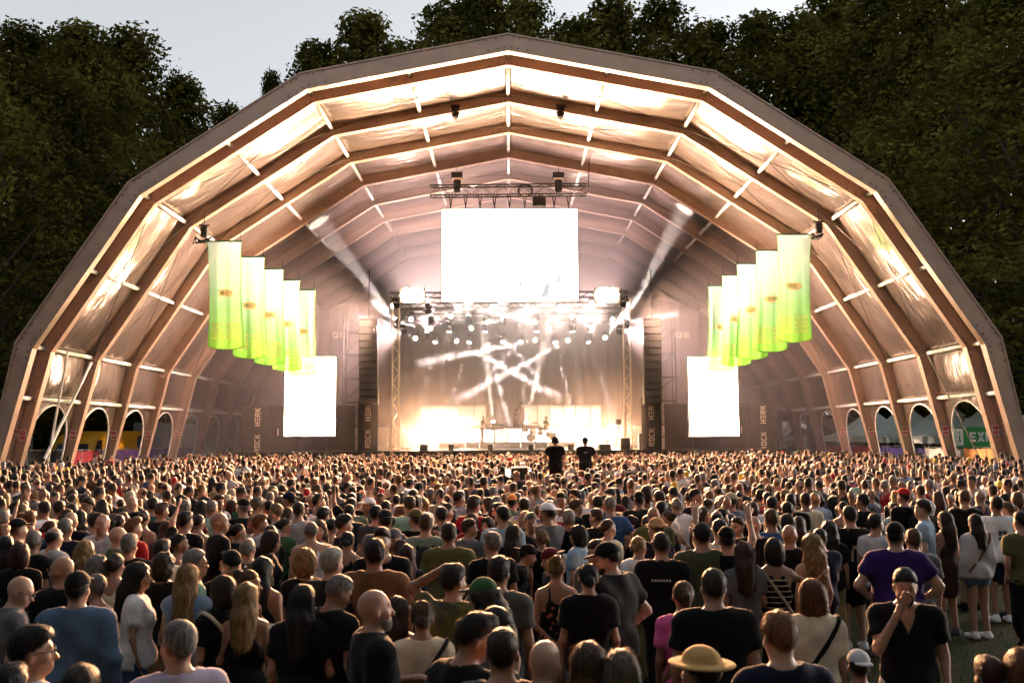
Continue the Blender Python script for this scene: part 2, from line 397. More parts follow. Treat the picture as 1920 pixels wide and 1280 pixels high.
# upper scrims with the small square-and-bars emblem
def emblem(mb, w, y, f=None):
    u = w/9.5; f = f or (lambda x, z: y)
    for (a, b, c, d) in [(0, 0, 1, 4), (3, 0, 4, 4), (1, 0, 3, 1), (1, 3, 3, 4), (5, 0, 9.5, .8), (5, 1.6, 9.5, 2.4), (5, 3.2, 9.5, 4)]:
        k = 4
        for i in range(k):
            xa, xb = a+(c-a)*i/k, a+(c-a)*(i+1)/k
            q = [((xx-4.75)*u, (zz-2)*u) for xx, zz in ((xa, b), (xb, b), (xb, d), (xa, d))]
            mb.poly([(x, f(x, z), z) for x, z in q])
    return mb
scrimm = solid('grey_black_scrim', (.13, .115, .115), .9, 0, .3, .6)
for sx, side in ((-1, 'left'), (1, 'right')):
    e = empty('stage_scrim', (0, 64.5, 0)); m = MB()
    P = [(7.6, 3.5), (17.2, 3.5), (16.6, 7.0), (13.4, 11.2), (7.6, 12.8)]
    k = 14
    ys = lambda x: .06*math.sin(x*5.0)
    for i in range(k):
        xa, xb = 7.6+9.4*i/k, 7.6+9.4*(i+1)/k
        top = lambda x: 12.8-.28*(x-7.6) if x < 13.4 else 11.2-(x-13.4)*2.0
        m.poly([(sx*xa, ys(xa), 3.4), (sx*xb, ys(xb), 3.4), (sx*xb, ys(xb), top(xb)), (sx*xa, ys(xa), top(xa))])
    m.obj('cloth', scrimm, e, True)
    c = emblem(MB(), .9, -.09).obj('emblem', letm, e); q = at(636 if sx < 0 else 1280, 628, 64.4); c.location = (q.x, 0, q.z)
    tag(e, f'dark scrim with a small square emblem above the {side} upright screen', 'scrim')
    # scaffold tower between scrim and stage opening
    t = empty('scaffold_tower', (sx*9.9, 62.3, STAGE_Z))
    for dx in (-.9, .9):
        for dy in (-.6, .6): MB().tube([(dx, dy, 0), (dx, dy, 8.6)], .05, 6).obj('upright', trussm, t)
    for kz in range(1, 6):
        z = kz*1.55
        for dy in (-.6, .6): MB().tube([(-.9, dy, z), (.9, dy, z)], .04, 6).obj('ledger', trussm, t)
        MB().tube([(-.9, -.6, z-1.5), (.9, -.6, z)], .035, 6).obj('brace', trussm, t)
    tag(t, f'dark tube scaffold beside the {side} speaker array', 'scaffold')

# trusses
def truss(name, a, b, s=.32, step=.55, mt=None):
    a, b = Vector(a), Vector(b); d = b-a; ln = d.length; d.normalize()
    e = empty(name, a); u = Vector((0, 0, 1)) if abs(d.z) < .9 else Vector((0, 1, 0)); w = d.cross(u).normalized()
    cs = [u*s/2+w*s/2, u*s/2-w*s/2, -u*s/2+w*s/2, -u*s/2-w*s/2]; mt = mt or trussm
    for c in cs: MB().tube([c, c+d*ln], .045, 6).obj('chord', mt, e)
    k = max(2, int(ln/step)); lat = MB()
    for i in range(k):
        p, q = d*(ln*i/k), d*(ln*(i+1)/k); f = i % 2
        for (x, y) in ((0, 2), (1, 3), (0, 1), (2, 3)):
            lat.tube([cs[x]+(p if f else q), cs[y]+(q if f else p)], .024, 4)
    o = lat.obj('lattice', mt, e); o['kind'] = 'stuff'
    return e
ctr = truss('hanging_truss', at(806, 359, 57), at(1100, 356, 57), .62, .62)
tag(ctr, 'dark lattice truss hung above the big centre screen', 'truss')
goldm = solid('warm_lit_truss', (.55, .5, .42), .35, .7)
for sx, px in ((-1, 741), (1, 1178)):
    q = at(px, 800, 60)
    t = truss('upright_truss', (q.x, 60, STAGE_Z), (q.x, 60, 11.6), .42, .6, goldm)
    tag(t, f'upright silver truss tower at the {"left" if sx < 0 else "right"} edge of the stage opening', 'truss')
LAMPROWS = [(60.3, 11.75), (63.4, 11.5), (66.0, 11.4), (69.0, 11.2)]
for i, (y, z) in enumerate(LAMPROWS):
    t = truss('lighting_truss', (-7.6, y, z), (7.6, y, z), .34, .6)
    tag(t, ['lighting truss nearest the crowd, above the stage opening', 'second lighting truss back over the stage', 'third lighting truss back over the stage', 'rear lighting truss over the back of the stage'][i], 'truss', 'lighting trusses over the stage')

# screens
def screen_mat(name, strength, seed):
    def b(n, out):
        tc = N(n, 'ShaderNodeTexCoord'); mp = N(n, 'ShaderNodeMapping'); mp.inputs['Location'].default_value = (seed, 0, seed); L(n, tc.outputs['Object'], mp.inputs[0])
        nz = N(n, 'ShaderNodeTexNoise'); nz.inputs['Scale'].default_value = .7; nz.inputs['Detail'].default_value = 3; L(n, mp.outputs[0], nz.inputs['Vector'])
        r = N(n, 'ShaderNodeValToRGB'); r.color_ramp.elements[0].color = (.90, .62, .42, 1); r.color_ramp.elements[1].color = (1, .68, .46, 1)
        r.color_ramp.elements[0].position = .36; r.color_ramp.elements[1].position = .5; L(n, nz.outputs[0], r.inputs[0])
        e = N(n, 'ShaderNodeEmission'); L(n, r.outputs[0], e.inputs[0]); e.inputs[1].default_value = strength; L(n, e.outputs[0], out.inputs[0])
    return mat(name, b)
SCREEN_PW = 4.0
greyimg = glow('screen_picture', (.86, .87, .88), .088)
def screen(tl, br, Y, label, nx, nz, pic):
    a, b = at(*tl, Y), at(*br, Y); w, h = b.x-a.x, a.z-b.z; c = (a+b)/2
    e = empty('video_screen', (c.x, Y, b.z))
    mm = screen_mat('screen_light', SCREEN_PW, 3)
    MB().box(-w/2-.06, w/2+.06, .03, .22, -.06, h+.06).obj('frame', black, e)
    tile = MB().box(-w/nx/2+.003, w/nx/2-.003, 0, .028, -h/nz/2+.003, h/nz/2-.003).mesh('led_panel')
    for i in range(nx):
        for j in range(nz):
            o = mobj('led_panel', tile, mm, e); o.location = (-w/2+w*(i+.5)/nx, 0, h*(j+.5)/nz)
    p = MB()
    for (pts) in pic: p.poly([(-w/2+w*x, -.006, h*z) for x, z in pts])
    p.obj('screen_image', greyimg, e)
    tag(e, label, 'screen'); return e, w, h
streak = lambda cx, cz, s: [[(cx+s*x, cz+s*z*1.0) for x, z in q] for q in ([(0, 0), (.06, .10), (.10, .30), (.05, .16)], [(-.12, -.20), (-.02, -.05), (.02, .06), (-.06, -.08)], [(.02, -.06), (.09, .0), (.10, .05), (.04, 0)], [(-.06, .08), (-.01, .06), (-.02, .20), (-.05, .22)])]
screen((829, 393), (1084, 564), 57, 'wide glaring white video screen hung in the middle', 8, 5, streak(.60, .12, .55)+streak(.88, .16, .6)+[[(.72, .03), (.78, .05), (.80, .2), (.76, .18)]])
screen((535, 669), (628, 817), 57, 'upright white video screen beside the left wing of the stage', 3, 5, streak(.88, .20, .9))
screen((1290, 669), (1386, 817), 57, 'upright white video screen beside the right wing of the stage', 3, 5, streak(.88, .20, .9))
# strops between truss and screen, hoists above
for k, px in enumerate([845, 873, 900, 927, 955, 984, 1039, 1066]):
    a, b = at(px, 367, 57), at(px, 391, 57)
    m = MB().tube([a+Vector((-.1, 0, 0)), b+Vector((0, 0, .1)), b], .035, 6); m.tube([a+Vector((.1, 0, 0)), b+Vector((0, 0, .1))], .035, 6)
    o = m.obj('hanging_strop', black); tag(o, f'{["first","second","third","fourth","fifth","sixth","seventh","eighth"][k]} black strop from the left holding the centre screen', 'strop', 'strops above the centre screen')
for px, side in ((857, 'left'), (1047, 'right')):
    a = at(px, 337, 57); e = empty('chain_hoist', a)
    MB().box(-.34, .34, -.25, .25, .08, .42).obj('motor', black, e); MB().box(-.30, .30, -.22, .22, -.04, .075).obj('collar', silver, e)
    MB().lathe([(.2, -.75), (.24, -.05)], 10).obj('chain_bag', blackfab, e)
    topz = 19.2-a.z; MB().tube([(0, 0, .42), (0, 0, topz)], .018, 5).obj('chain', trussm, e)
    b = at(px-4, 214, 47.6)
    tag(e, f'black chain hoist on the {side} end of the centre truss', 'hoist')
    e2 = empty('chain_hoist', at(px-3 if px < 900 else px+4, 213, 48.5)); MB().lathe([(.17, -.22), (.25, .18), (.22, .24)], 10).obj('chain_bag', blackfab, e2)
    MB().tube([(0, 0, -.5), (0, 0, -.22)], .03, 6).obj('hook', silver, e2)
    MB().box(-.24, .24, -.18, .18, .24, .42).obj('motor', black, e2); MB().tube([(0, 0, .42), (0, 0, 1.2)], .03, 6).obj('sling', trussm, e2)
    tag(e2, f'small dark hoist under the third rib, {side} of the ridge', 'hoist')
q = at(1011, 379, 57); e = empty('control_box', q); MB().box(-.4, .4, -.15, .15, -.26, .26).obj('case', black, e)
for dx in (-.2, 0, .2): MB().tube([(dx, 0, .26), (dx, 0, .55)], .03, 5).obj('bracket', trussm, e)
tag(e, 'small black box hanging below the centre truss', 'box')
a_, b_ = at(1105, 225, 57), at(1103, 352, 57)
o = MB().tube([a_, (a_+b_)/2+Vector((.05, 0, 0)), b_], .03, 6).obj('power_cable', black); tag(o, 'thin black cable dropping to the end of the centre truss', 'cable')
pts = [at(985, 358, 56.6)+Vector((.42*math.cos(t), 0, .40*math.sin(t))) for t in np.linspace(0, 6.28, 22)]
o = MB().tube(pts, .06, 6).obj('cable_coil', black); tag(o, 'coil of black cable tied to the centre truss', 'cable')

# line arrays
def line_array(px0, px1, py0, py1, side):
    a, b = at(px0, py0, 58.2), at(px1, py1, 58.2); w, h = b.x-a.x, a.z-b.z; e = empty('speaker_array', ((a.x+b.x)/2, 58.2, b.z)); n = 12
    grill = solid('speaker_grille', (.022, .02, .02), .6, .2, .2, 40)
    box = MB().box(-w/2, w/2, 0, .7, .012, h/n-.012).mesh('cabinet'); gr = MB().box(-w/2+.05, w/2-.05, -.02, -.002, .03, h/n-.03).mesh('grille')
    for k in range(n):
        z = h*k/n; bend = .45*(1-k/(n-1))**2
        o = mobj('cabinet', box, black, e); o.location = (0, bend, z); o.rotation_euler = (R_(-9)*(1-k/(n-1)), 0, 0)
        mobj('grille', gr, grill, o)
    MB().box(-w/2, w/2, .1, .6, h+.02, h+.16).obj('frame', trussm, e); MB().tube([(0, .3, h+.16), (0, .3, h+3.2)], .03, 6).obj('chain', trussm, e)
    tag(e, f'tall black hanging speaker array at the {side} of the stage', 'speaker')
line_array(1207, 1243, 600, 755, 'right'); line_array(673, 706, 600, 755, 'left')

# ------------------------------------------------------------------ lamps of the stage
def lamp_mesh():
    b = MB().box(-.2, .2, -.17, .17, .30, .46).mesh('base'); y = MB().box(-.24, -.19, -.07, .07, -.12, .32).box(.19, .24, -.07, .07, -.12, .32).box(-.24, .24, -.07, .07, .26, .31).mesh('yoke')
    h = MB().lathe([(.11, -.26), (.16, -.2), (.17, .12), (.155, .2)], 12).mesh('head', True); l = MB().lathe([(.15, .205), (.12, .235), (.02, .245)], 12).mesh('lens', True)
    return b, y, h, l
LB = lamp_mesh(); LAMP_N = [0]
LAMP_LABEL = []
def moving_head(px, py, Y, aim=None, power=0, size=5, color=(1, .86, .7), spread=.25, label=''):
    """stage lamp whose head points at world point aim; its beam light belongs to it"""
    p = at(px, py, Y); e = empty('stage_lamp', p)
    aim = Vector(aim) if aim is not None else Vector((p.x*.6, 20, 1.0))
    d = (aim-p).normalized(); q = d.to_track_quat('Z', 'Y')
    for nm, me_ in (('base', LB[0]), ('yoke', LB[1])):
        o = mobj(nm, me_, black, e)
        if d.z > .3: o.rotation_euler = (0, R_(180), 0)          # lamps that throw upwards stand on their base
    h = mobj('head', LB[2], black, e); h.rotation_mode = 'QUATERNION'; h.rotation_quaternion = q
    mobj('lens', LB[3], warmlens, h)
    if power:
        ld = bpy.data.lights.new('beam', 'SPOT'); ld.energy = power; ld.spot_size = R_(size); ld.spot_blend = spread; ld.color = color; ld.shadow_soft_size = .11
        lo = bpy.data.objects.new('beam', ld); COL.objects.link(lo); lo.parent = e; lo.location = d*.34
        lo.rotation_mode = 'QUATERNION'; lo.rotation_quaternion = d.to_track_quat('-Z', 'Y')
    LAMP_N[0] += 1
    LAMP_LABEL.append((e, px, py))
    return e
BP = 34000.0
WASH = .0046; SIDE = 2600.0; LOW = 950.0
def to(px, py, Y): return at(px, py, Y)
# (lamp pixel, depth, aim point, power factor, cone)
LAMPS = [
 (741, 573, 57.3, 'side', 0, 0), (803, 574, 60.3, None, 0, 0), (863, 573, 60.3, (-5, 40, 1.2), .005, 60), (924, 573, 60.3, (-2, 36, 1.2), .005, 60), (989, 573, 60.3, (2, 36, 1.2), .005, 60), (1049, 573, 60.3, (5, 40, 1.2), .005, 60), (1110, 571, 60.3, None, 0, 0), (1171, 571, 57.3, 'side', 0, 0),
 (773, 598, 63.4, to(744, 606, 61), .8, 5), (808, 597, 63.4, None, 0, 0), (844, 596, 63.4, to(855, 562, 61), 1, 5), (878, 597, 63.4, None, 0, 0), (912, 601, 63.4, to(942, 634, 61.5), .8, 4), (943, 597, 63.4, None, 0, 0), (977, 597, 63.4, None, 0, 0), (1005, 601, 63.4, to(976, 636, 61.5), .8, 4), (1039, 597, 63.4, None, 0, 0), (1074, 596, 63.4, to(1063, 562, 61), 1, 5), (1110, 596, 63.4, None, 0, 0), (1146, 598, 63.4, to(1180, 612, 61), .8, 5),
 (811, 616, 66, to(744, 606, 62), 1, 5), (843, 616, 66, to(832, 700, 66), .25, 6), (881, 616, 66, to(950, 594, 62), 1.2, 5), (910, 616, 66, to(900, 720, 66), .25, 6), (1006, 616, 66, to(1012, 720, 66), .25, 6), (1033, 616, 66, to(956, 593, 62), 1.2, 5), (1073, 616, 66, to(1083, 700, 66), .25, 6), (1107, 616, 66, to(1178, 604, 62), 1, 5),
 (780, 635, 69, to(742, 602, 63), 1.2, 5), (817, 637, 69, to(806, 690, 68), .3, 6), (854, 638, 69, to(930, 680, 64), 1.5, 5), (881, 637, 69, to(858, 710, 68), .6, 6), (913, 641, 69, to(946, 760, 66.5), 1.7, 4.5), (943, 637, 69, to(941, 700, 67), .3, 5), (976, 637, 69, to(980, 700, 67), .3, 5), (1006, 637, 69, to(920, 654, 64), 1.4, 5), (1040, 637, 69, to(1058, 710, 68), .6, 6), (1067, 637, 69, to(985, 681, 64), 1.5, 5), (1102, 637, 69, to(1126, 705, 68), .7, 5), (1134, 634, 69, to(1160, 600, 63), 1.2, 5),
]
for (px, py, Y, aim, pw, sz) in LAMPS:
    if aim == 'side': moving_head(px, py, Y, (-19 if px < 900 else 19, 51, 8), SIDE, 140, (1, .62, .42), .6)
    elif aim is None and LAMP_N[0] % 2: moving_head(px, py, Y, ((px-955)*.045, 65, 19.5), BP*WASH*3, 110, (1, .75, .69), .8)
    elif aim is None: moving_head(px, py, Y, None, BP*WASH, 75, (1, .78, .68), .6)
    else: moving_head(px, py, Y, aim, pw*BP*1.35, (sz or 5)*(.52 if sz < 20 else 1), (1, .90, .84))
# the pair on the tower tops that throw up into the roof, and low lamps behind the band
moving_head(1172, 603, 60.2, to(1283, 392, 60.6), BP*.62, 10, (1, .9, .8))
moving_head(745, 603, 60.2, to(628, 455, 60.8), BP*.42, 11, (1, .9, .8))
for px, Y, aim, k in ((800, 69, (-5, 68, 20), 13), (1110, 69, (5, 68, 20), 13), (755, 60.6, (-15, 57, 7.5), 5), (1163, 60.6, (15, 57, 7.5), 5)):  # added uplights and washes that brighten the rear roof and the stage smoke
    moving_head(px, 628 if Y > 65 else 622, Y, aim, BP*WASH*k, 120, (1, .70, .66), .8)
for px, py, Y in ((790, 818, 66), (872, 806, 69.6), (1058, 806, 69.6), (1150, 816, 66)):          # low floods behind the band that blaze at the audience
    moving_head(px, py, Y, (at(px, py, Y).x*.4, 10, 2.2), LOW, 100, (1, .55, .28), .7)
for px, py, ax, ay in ((925, 795, 915, 700), (985, 797, 1003, 720), (800, 828, 742, 798), (1140, 826, 1185, 800)):
    moving_head(px, py, 69.5, to(ax, ay, 68), BP*.7, 6)
LAMP_LABEL.sort(key=lambda t: (round(t[2]/12), t[1]))
rows = {}
for e, px, py in LAMP_LABEL: rows.setdefault(min(4, 0 if py < 585 else 1 if py < 609 else 2 if py < 626 else 3 if py < 650 else 4), []).append((px, e))
NUM = ['first', 'second', 'third', 'fourth', 'fifth', 'sixth', 'seventh', 'eighth', 'ninth', 'tenth', 'eleventh', 'twelfth', 'thirteenth', 'fourteenth', 'fifteenth', 'sixteenth']
for r, lst in rows.items():
    lst.sort(key=lambda t: t[0])
    for k, (px, e) in enumerate(lst):
        tag(e, f'lit round stage lamp, {NUM[k]} from the left in the {["top row under the screen", "second row from the top", "third row from the top", "lowest hanging row", "row standing on the stage floor"][r]}', 'stage lamp', 'lit lamps over the stage')  # the added uplights and washes are counted in these rows too
# two audience blinders: banks of open lamps
BLIND = 420.0
FLOOD = 10000.0; THROW = 20000.0
for px, side in ((773, 'left'), (1138, 'right')):
    c = at(px, 553, 56.9); e = empty('blinder_bank', c)
    MB().box(-.74, .74, .05, .35, -.46, .46).obj('housing', black, e)
    cell = MB().lathe([(.135, 0), (.115, .04), (.03, .06)], 10).mesh('bulb', True); cell.transform(Matrix.Rotation(R_(90), 4, 'X'))
    for j, n_ in ((-1, 3), (0, 4), (1, 3)):
        for i in range(n_):
            o = mobj('bulb', cell, glow('blinder_bulb', (1, .64, .38), BLIND), e); o.location = ((i-(n_-1)/2)*.36, .03, .29*j)
    ld = bpy.data.lights.new('flood', 'SPOT'); ld.energy = FLOOD; ld.spot_size = R_(92); ld.spot_blend = .7; ld.color = (1, .47, .20); ld.shadow_soft_size = .5
    lo = bpy.data.objects.new('flood', ld); COL.objects.link(lo); lo.parent = e; lo.location = (0, -.25, -.1); lo.rotation_mode = 'QUATERNION'; lo.rotation_quaternion = (Vector((-c.x*.5, 36, 0))-Vector((0, c.y, c.z))).to_track_quat('-Z', 'Y')
    ld = bpy.data.lights.new('long_throw', 'SPOT'); ld.energy = THROW; ld.spot_size = R_(52); ld.spot_blend = .8; ld.color = (1, .47, .20); ld.shadow_soft_size = .6
    lo = bpy.data.objects.new('long_throw', ld); COL.objects.link(lo); lo.parent = e; lo.location = (0, -.25, .1); lo.rotation_mode = 'QUATERNION'; lo.rotation_quaternion = (Vector((-c.x*.6, 2, 1))-Vector((0, c.y, c.z))).to_track_quat('-Z', 'Y')
    tag(e, f'glaring bank of audience blinders {side} of the centre screen', 'stage lamp', 'blinder banks')
# ------------------------------------------------------------------ set on stage
WALL_PW = .65
wallglow = glow('backlight_panel', (1, .90, .74), WALL_PW)
brass = solid('warm_frame', (.30, .20, .11), .4, .6)
# low backlight wall behind the band
x0, x1 = at(795, 830, 70.5).x, at(1150, 830, 70.5).x
e = empty('backlight_wall', ((x0+x1)/2, 70.6, STAGE_Z)); k = 11; w = (x1-x0)/k
tile = MB().box(-w/2+.02, w/2-.02, 0, .05, .05, 1.38).mesh('light_panel')
for i in range(k):
    o = mobj('light_panel', tile, wallglow, e); o.location = (-(x1-x0)/2+w*(i+.5), 0, 0)
MB().box(-(x1-x0)/2, (x1-x0)/2, .06, .12, 0, 1.42).obj('frame', black, e)
tag(e, 'low glaring white backlight wall behind the band', 'light panel')
# raised frame with milky panes
frost = mat('milky_pane', lambda n, out: (lambda p, t, mx: (L(n, p.outputs[0], mx.inputs[1]), L(n, t.outputs[0], mx.inputs[2]), L(n, mx.outputs[0], out.inputs[0])))(
    N(n, 'ShaderNodeBsdfTranslucent', Color=(.85, .8, .72, 1)), N(n, 'ShaderNodeBsdfTransparent', Color=(1, .97, .92, 1)), N(n, 'ShaderNodeMixShader', Fac=.45)))
e = empty('window_frame_set', (0, 68.4, 0))
px_posts = [788, 809, 838, 860, 890, 911, 983, 1008, 1031, 1056, 1079, 1107, 1128]
zt, zb = at(950, 759, 68.4).z, at(950, 798, 68.4).z
Xp = [at(p, 780, 68.4).x for p in px_posts]
MB().box(Xp[0]-.04, Xp[-1]+.04, -.05, .05, zt-.05, zt+.04).obj('top_rail', brass, e)
MB().box(Xp[0]-.04, Xp[5]+.04, -.05, .05, zb-.05, zb+.04).obj('bottom_rail', brass, e)
MB().box(Xp[6]-.04, Xp[-1]+.04, -.05, .05, zb-.05, zb+.04).obj('bottom_rail', brass, e)
for x in Xp: MB().box(x-.03, x+.03, -.04, .04, STAGE_Z if x in (Xp[0], Xp[5], Xp[6], Xp[-1]) else zb+.04, zt-.05).obj('post', brass, e)
for a, b in zip(Xp[:-1], Xp[1:]):
    if a == Xp[5]: continue
    MB().box(a+.035, b-.035, -.012, .012, zb+.045, zt-.055).obj('pane', frost, e)
tag(e, 'long raised frame of milky panes behind the band', 'stage set')
# strips of light behind the panes
for sx, (a, b) in (('left', (790, 862)), ('right', (1030, 1126))):
    xa, xb = at(a, 780, 71.5).x, at(b, 780, 71.5).x
    e = empty('strobe_panel', ((xa+xb)/2, 71.6, 3.35)); n_ = 5; w = (xb-xa)/n_
    for i in range(n_): o = MB().box(-w/2+.02, w/2-.02, 0, .05, 0, 1.45).obj('light_panel', wallglow, e); o.location = (-(xb-xa)/2+w*(i+.5), 0, 0)
    MB().box(-(xb-xa)/2, (xb-xa)/2, .06, .14, -1.45, 1.5).obj('frame', black, e)
    tag(e, f'bright white light panel behind the {sx} end of the milky panes', 'light panel')
# riser under the singer and band platform
e = empty('singer_riser', (.35, 66, STAGE_Z)); rz = 1.52
MB().box(-1.5, 1.5, -.9, .9, rz-.1, rz).obj('top', brass, e)
for dx in (-1.4, -.5, .5, 1.4):
    for dy in (-.8, .8): MB().box(dx-.04, dx+.04, dy-.04, dy+.04, 0, rz-.1).obj('leg', silver, e)
MB().box(-1.45, -.55, -.84, -.80, .1, rz-.12).obj('side_panel', frost, e)
tag(e, 'tall open riser under the bent-over singer', 'platform')
e = empty('band_platform', (.2, 65.4, STAGE_Z))
MB().box(-5.0, 4.2, -1.4, 1.2, .38, .46).obj('top', solid('platform_top', (.25, .19, .13), .5), e)
for i in range(10): MB().box(-5+i*.92+.02, -5+(i+1)*.92-.02, -1.36, -1.30, .05, .375).obj('front_panel', goldm, e)
tag(e, 'low platform with metal front under the drums and keyboards', 'platform')
def wedge(px0, px1, py0, py1, Y, label, slope=True):
    a, b = at(px0, py0, Y), at(px1, py1, Y); w = b.x-a.x; h = a.z-STAGE_Z; e = empty('monitor_speaker', ((a.x+b.x)/2, Y, STAGE_Z)); m = MB(); d = .5
    t = .35 if slope else .0
    m.add([(-w/2, 0, 0), (w/2, 0, 0), (w/2, d, 0), (-w/2, d, 0), (-w/2+t*w*.3, t*.3, h), (w/2-t*w*.3, t*.3, h), (w/2, d, h), (-w/2, d, h)], [(3, 2, 1, 0), (4, 5, 6, 7), (0, 1, 5, 4), (1, 2, 6, 5), (2, 3, 7, 6), (3, 0, 4, 7)])
    m.obj('cabinet', black, e); MB().box(-w/2+.06, w/2-.06, d+.002, d+.02, .05, h-.05).obj('grille', trussm, e)
    MB().tube([(-.08, -.02, h*.55), (-.08, -.05, h*.6), (.08, -.05, h*.6), (.08, -.02, h*.55)], .012, 5).obj('handle', trussm, e)
    tag(e, label, 'speaker', 'black boxes on the stage')
wedge(786, 802, 833, 846, 59.4, 'black floor monitor at the left end of the stage')
wedge(841, 850, 833, 846, 59.4, 'narrow black box below the left panes, on the stage edge', False)
wedge(915, 924, 833, 846, 59.4, 'narrow black box below the keyboard, on the stage edge', False)
wedge(991, 1000, 833, 846, 59.4, 'narrow black box below the drum kit, on the stage edge', False)
wedge(1065, 1076, 833, 846, 59.4, 'narrow black box between the two men with headphones', False)
wedge(1123, 1147, 832, 846, 59.4, 'wide black wedge monitor right of the men with headphones')
wedge(1164, 1181, 821, 846, 59.6, 'tall black speaker box at the right corner of the stage', False)
wedge(1198, 1216, 812, 846, 60.0, 'black equipment case below the right speaker array', False)
# camera on a tripod, stage right
e = empty('tripod_camera', at(1160, 843, 61.0)); e.location.z = STAGE_Z
MB().box(-.16, .16, -.3, .3, 1.55, 1.9).obj('camera_body', black, e)
for a in (0, 2.1, 4.2): MB().tube([(0, 0, 1.5), (.45*math.cos(a), .45*math.sin(a), 0)], .03, 6).obj('leg', trussm, e)
tag(e, 'dark camera on a tripod at the right of the stage', 'camera')
# drum kit
e = empty('drum_kit', at(1010, 831, 65)); e.location.z = STAGE_Z+.46
shell = solid('drum_shell', (.5, .42, .34), .3, .1); head = solid('drum_head', (.75, .72, .66), .5); cym = solid('cymbal_bronze', (.5, .33, .12), .25, 1)
def drum(c, r, h, tilt, axis='X'):
    m = MB().lathe([(r, -h/2), (r, h/2)], 16).mesh('drum', True); o = mobj('drum', m, shell, e); o.location = c; o.rotation_euler = (R_(tilt), 0, 0)
    hm = MB().lathe([(r*.97, h/2+.003), (r*.6, h/2+.006)], 16).mesh('skin'); mobj('skin', hm, head, o)
drum((-.55, -.2, .3), .29, .42, 90); drum((.1, -.1, .62), .2, .26, 15); drum((-.45, -.05, .72), .17, .24, 20); drum((.75, .1, .5), .25, .35, 8); drum((.95, -.25, .35), .22, .5, 0)
for (x, y, z) in ((-.9, -.1, 1.15), (-.2, .2, 1.3), (.55, .1, 1.2), (1.2, .1, 1.05)):
    o = MB().lathe([(.24, -.01), (.22, .005), (.06, .03), (.02, .035)], 16, (0, 0, 0)).obj('cymbal', cym, e, True); o.location = (x, y, z); o.rotation_euler = (R_(14), 0, 0)
    MB().tube([(x, y, 0), (x, y, z)], .018, 5).obj('stand', silver, e)
tag(e, 'pale drum kit with cymbals on the low platform', 'drum kit')
e = empty('keyboard', at(927, 822, 65.2)); e.location.z = STAGE_Z+.46
for z in (.85, 1.12): MB().box(-.62, .62, -.18, .18, z, z+.1).obj('keyboard_body', black, e)
for z in (.85, 1.12): MB().box(-.58, .58, -.08, .17, z+.1005, z+.115).obj('keys', white, e)
for sx in (-1, 1): MB().tube([(.5*sx, -.2, 0), (-.5*sx, .2, .85)], .025, 6).obj('stand', silver, e)
for sx in (-.55, .55): MB().tube([(sx, .16, .95), (sx, .16, 1.12)], .02, 6).obj('stand', silver, e)
tag(e, 'two-tier keyboard on a crossed stand', 'keyboard')
e = empty('bar_stool', at(942, 830, 65.2)); e.location.z = STAGE_Z+.46
MB().lathe([(.17, .66), (.18, .7), (.16, .73)], 12).obj('seat', black, e, True)
for a in range(4): MB().tube([(.12*math.cos(a*1.57+.8), .12*math.sin(a*1.57+.8), .66), (.22*math.cos(a*1.57+.8), .22*math.sin(a*1.57+.8), 0)], .018, 5).obj('leg', trussm, e)
tag(e, 'tall dark stool between keyboard and riser', 'stool')
def mic(px, py, Y, h, label):
    e = empty('microphone_stand', at(px, py, Y)); e.location.z = STAGE_Z+(.46 if Y > 63.8 and Y < 66.7 else 0)
    MB().lathe([(.14, 0), (.14, .03), (.02, .05)], 12).obj('base', black, e); MB().tube([(0, 0, .04), (0, 0, h), (.15, -.2, h+.2)], .016, 6).obj('pole', trussm, e); MB().lathe([(.02, 0), (.035, .08), (.02, .12)], 8, (.15, -.2, h+.17)).obj('microphone', black, e)
    tag(e, label, 'microphone stand')
mic(877, 830, 64.5, 1.35, 'microphone stand left of the keyboard player'); mic(901, 830, 64.6, 1.7, 'tall microphone stand beside the keyboard player')
mic(1107, 842, 60.5, 1.2, 'microphone stand on the stage edge right of the drums')

# ------------------------------------------------------------------ smoke on the stage
def smoke_mat(n, out):
    v = N(n, 'ShaderNodeVolumePrincipled'); v.inputs['Color'].default_value = (.95, .86, .86, 1); v.inputs['Density'].default_value = SMOKE_D; v.inputs['Anisotropy'].default_value = .25
    L(n, v.outputs[0], out.inputs['Volume'])
SMOKE_D = .038
sp = offset(PROF, .3); m = MB(); k = len(sp)
for y in (0, ARCH_Y[-1]-.6-57.5): m.v += [(x, y, .01 if z == 0 else z) for x, z in sp]
m.f.append(tuple(range(k-1, -1, -1))); m.f.append(tuple(range(k, 2*k)))
for i in range(k): m.f.append((i, (i+1) % k, k+(i+1) % k, k+i))
o = m.obj('stage_smoke', mat('stage_smoke', smoke_mat)); o.location = (0, 57.5, 0); o['kind'] = 'stuff'; o['label'] = 'thin pale smoke filling the rear of the tent and the stage'

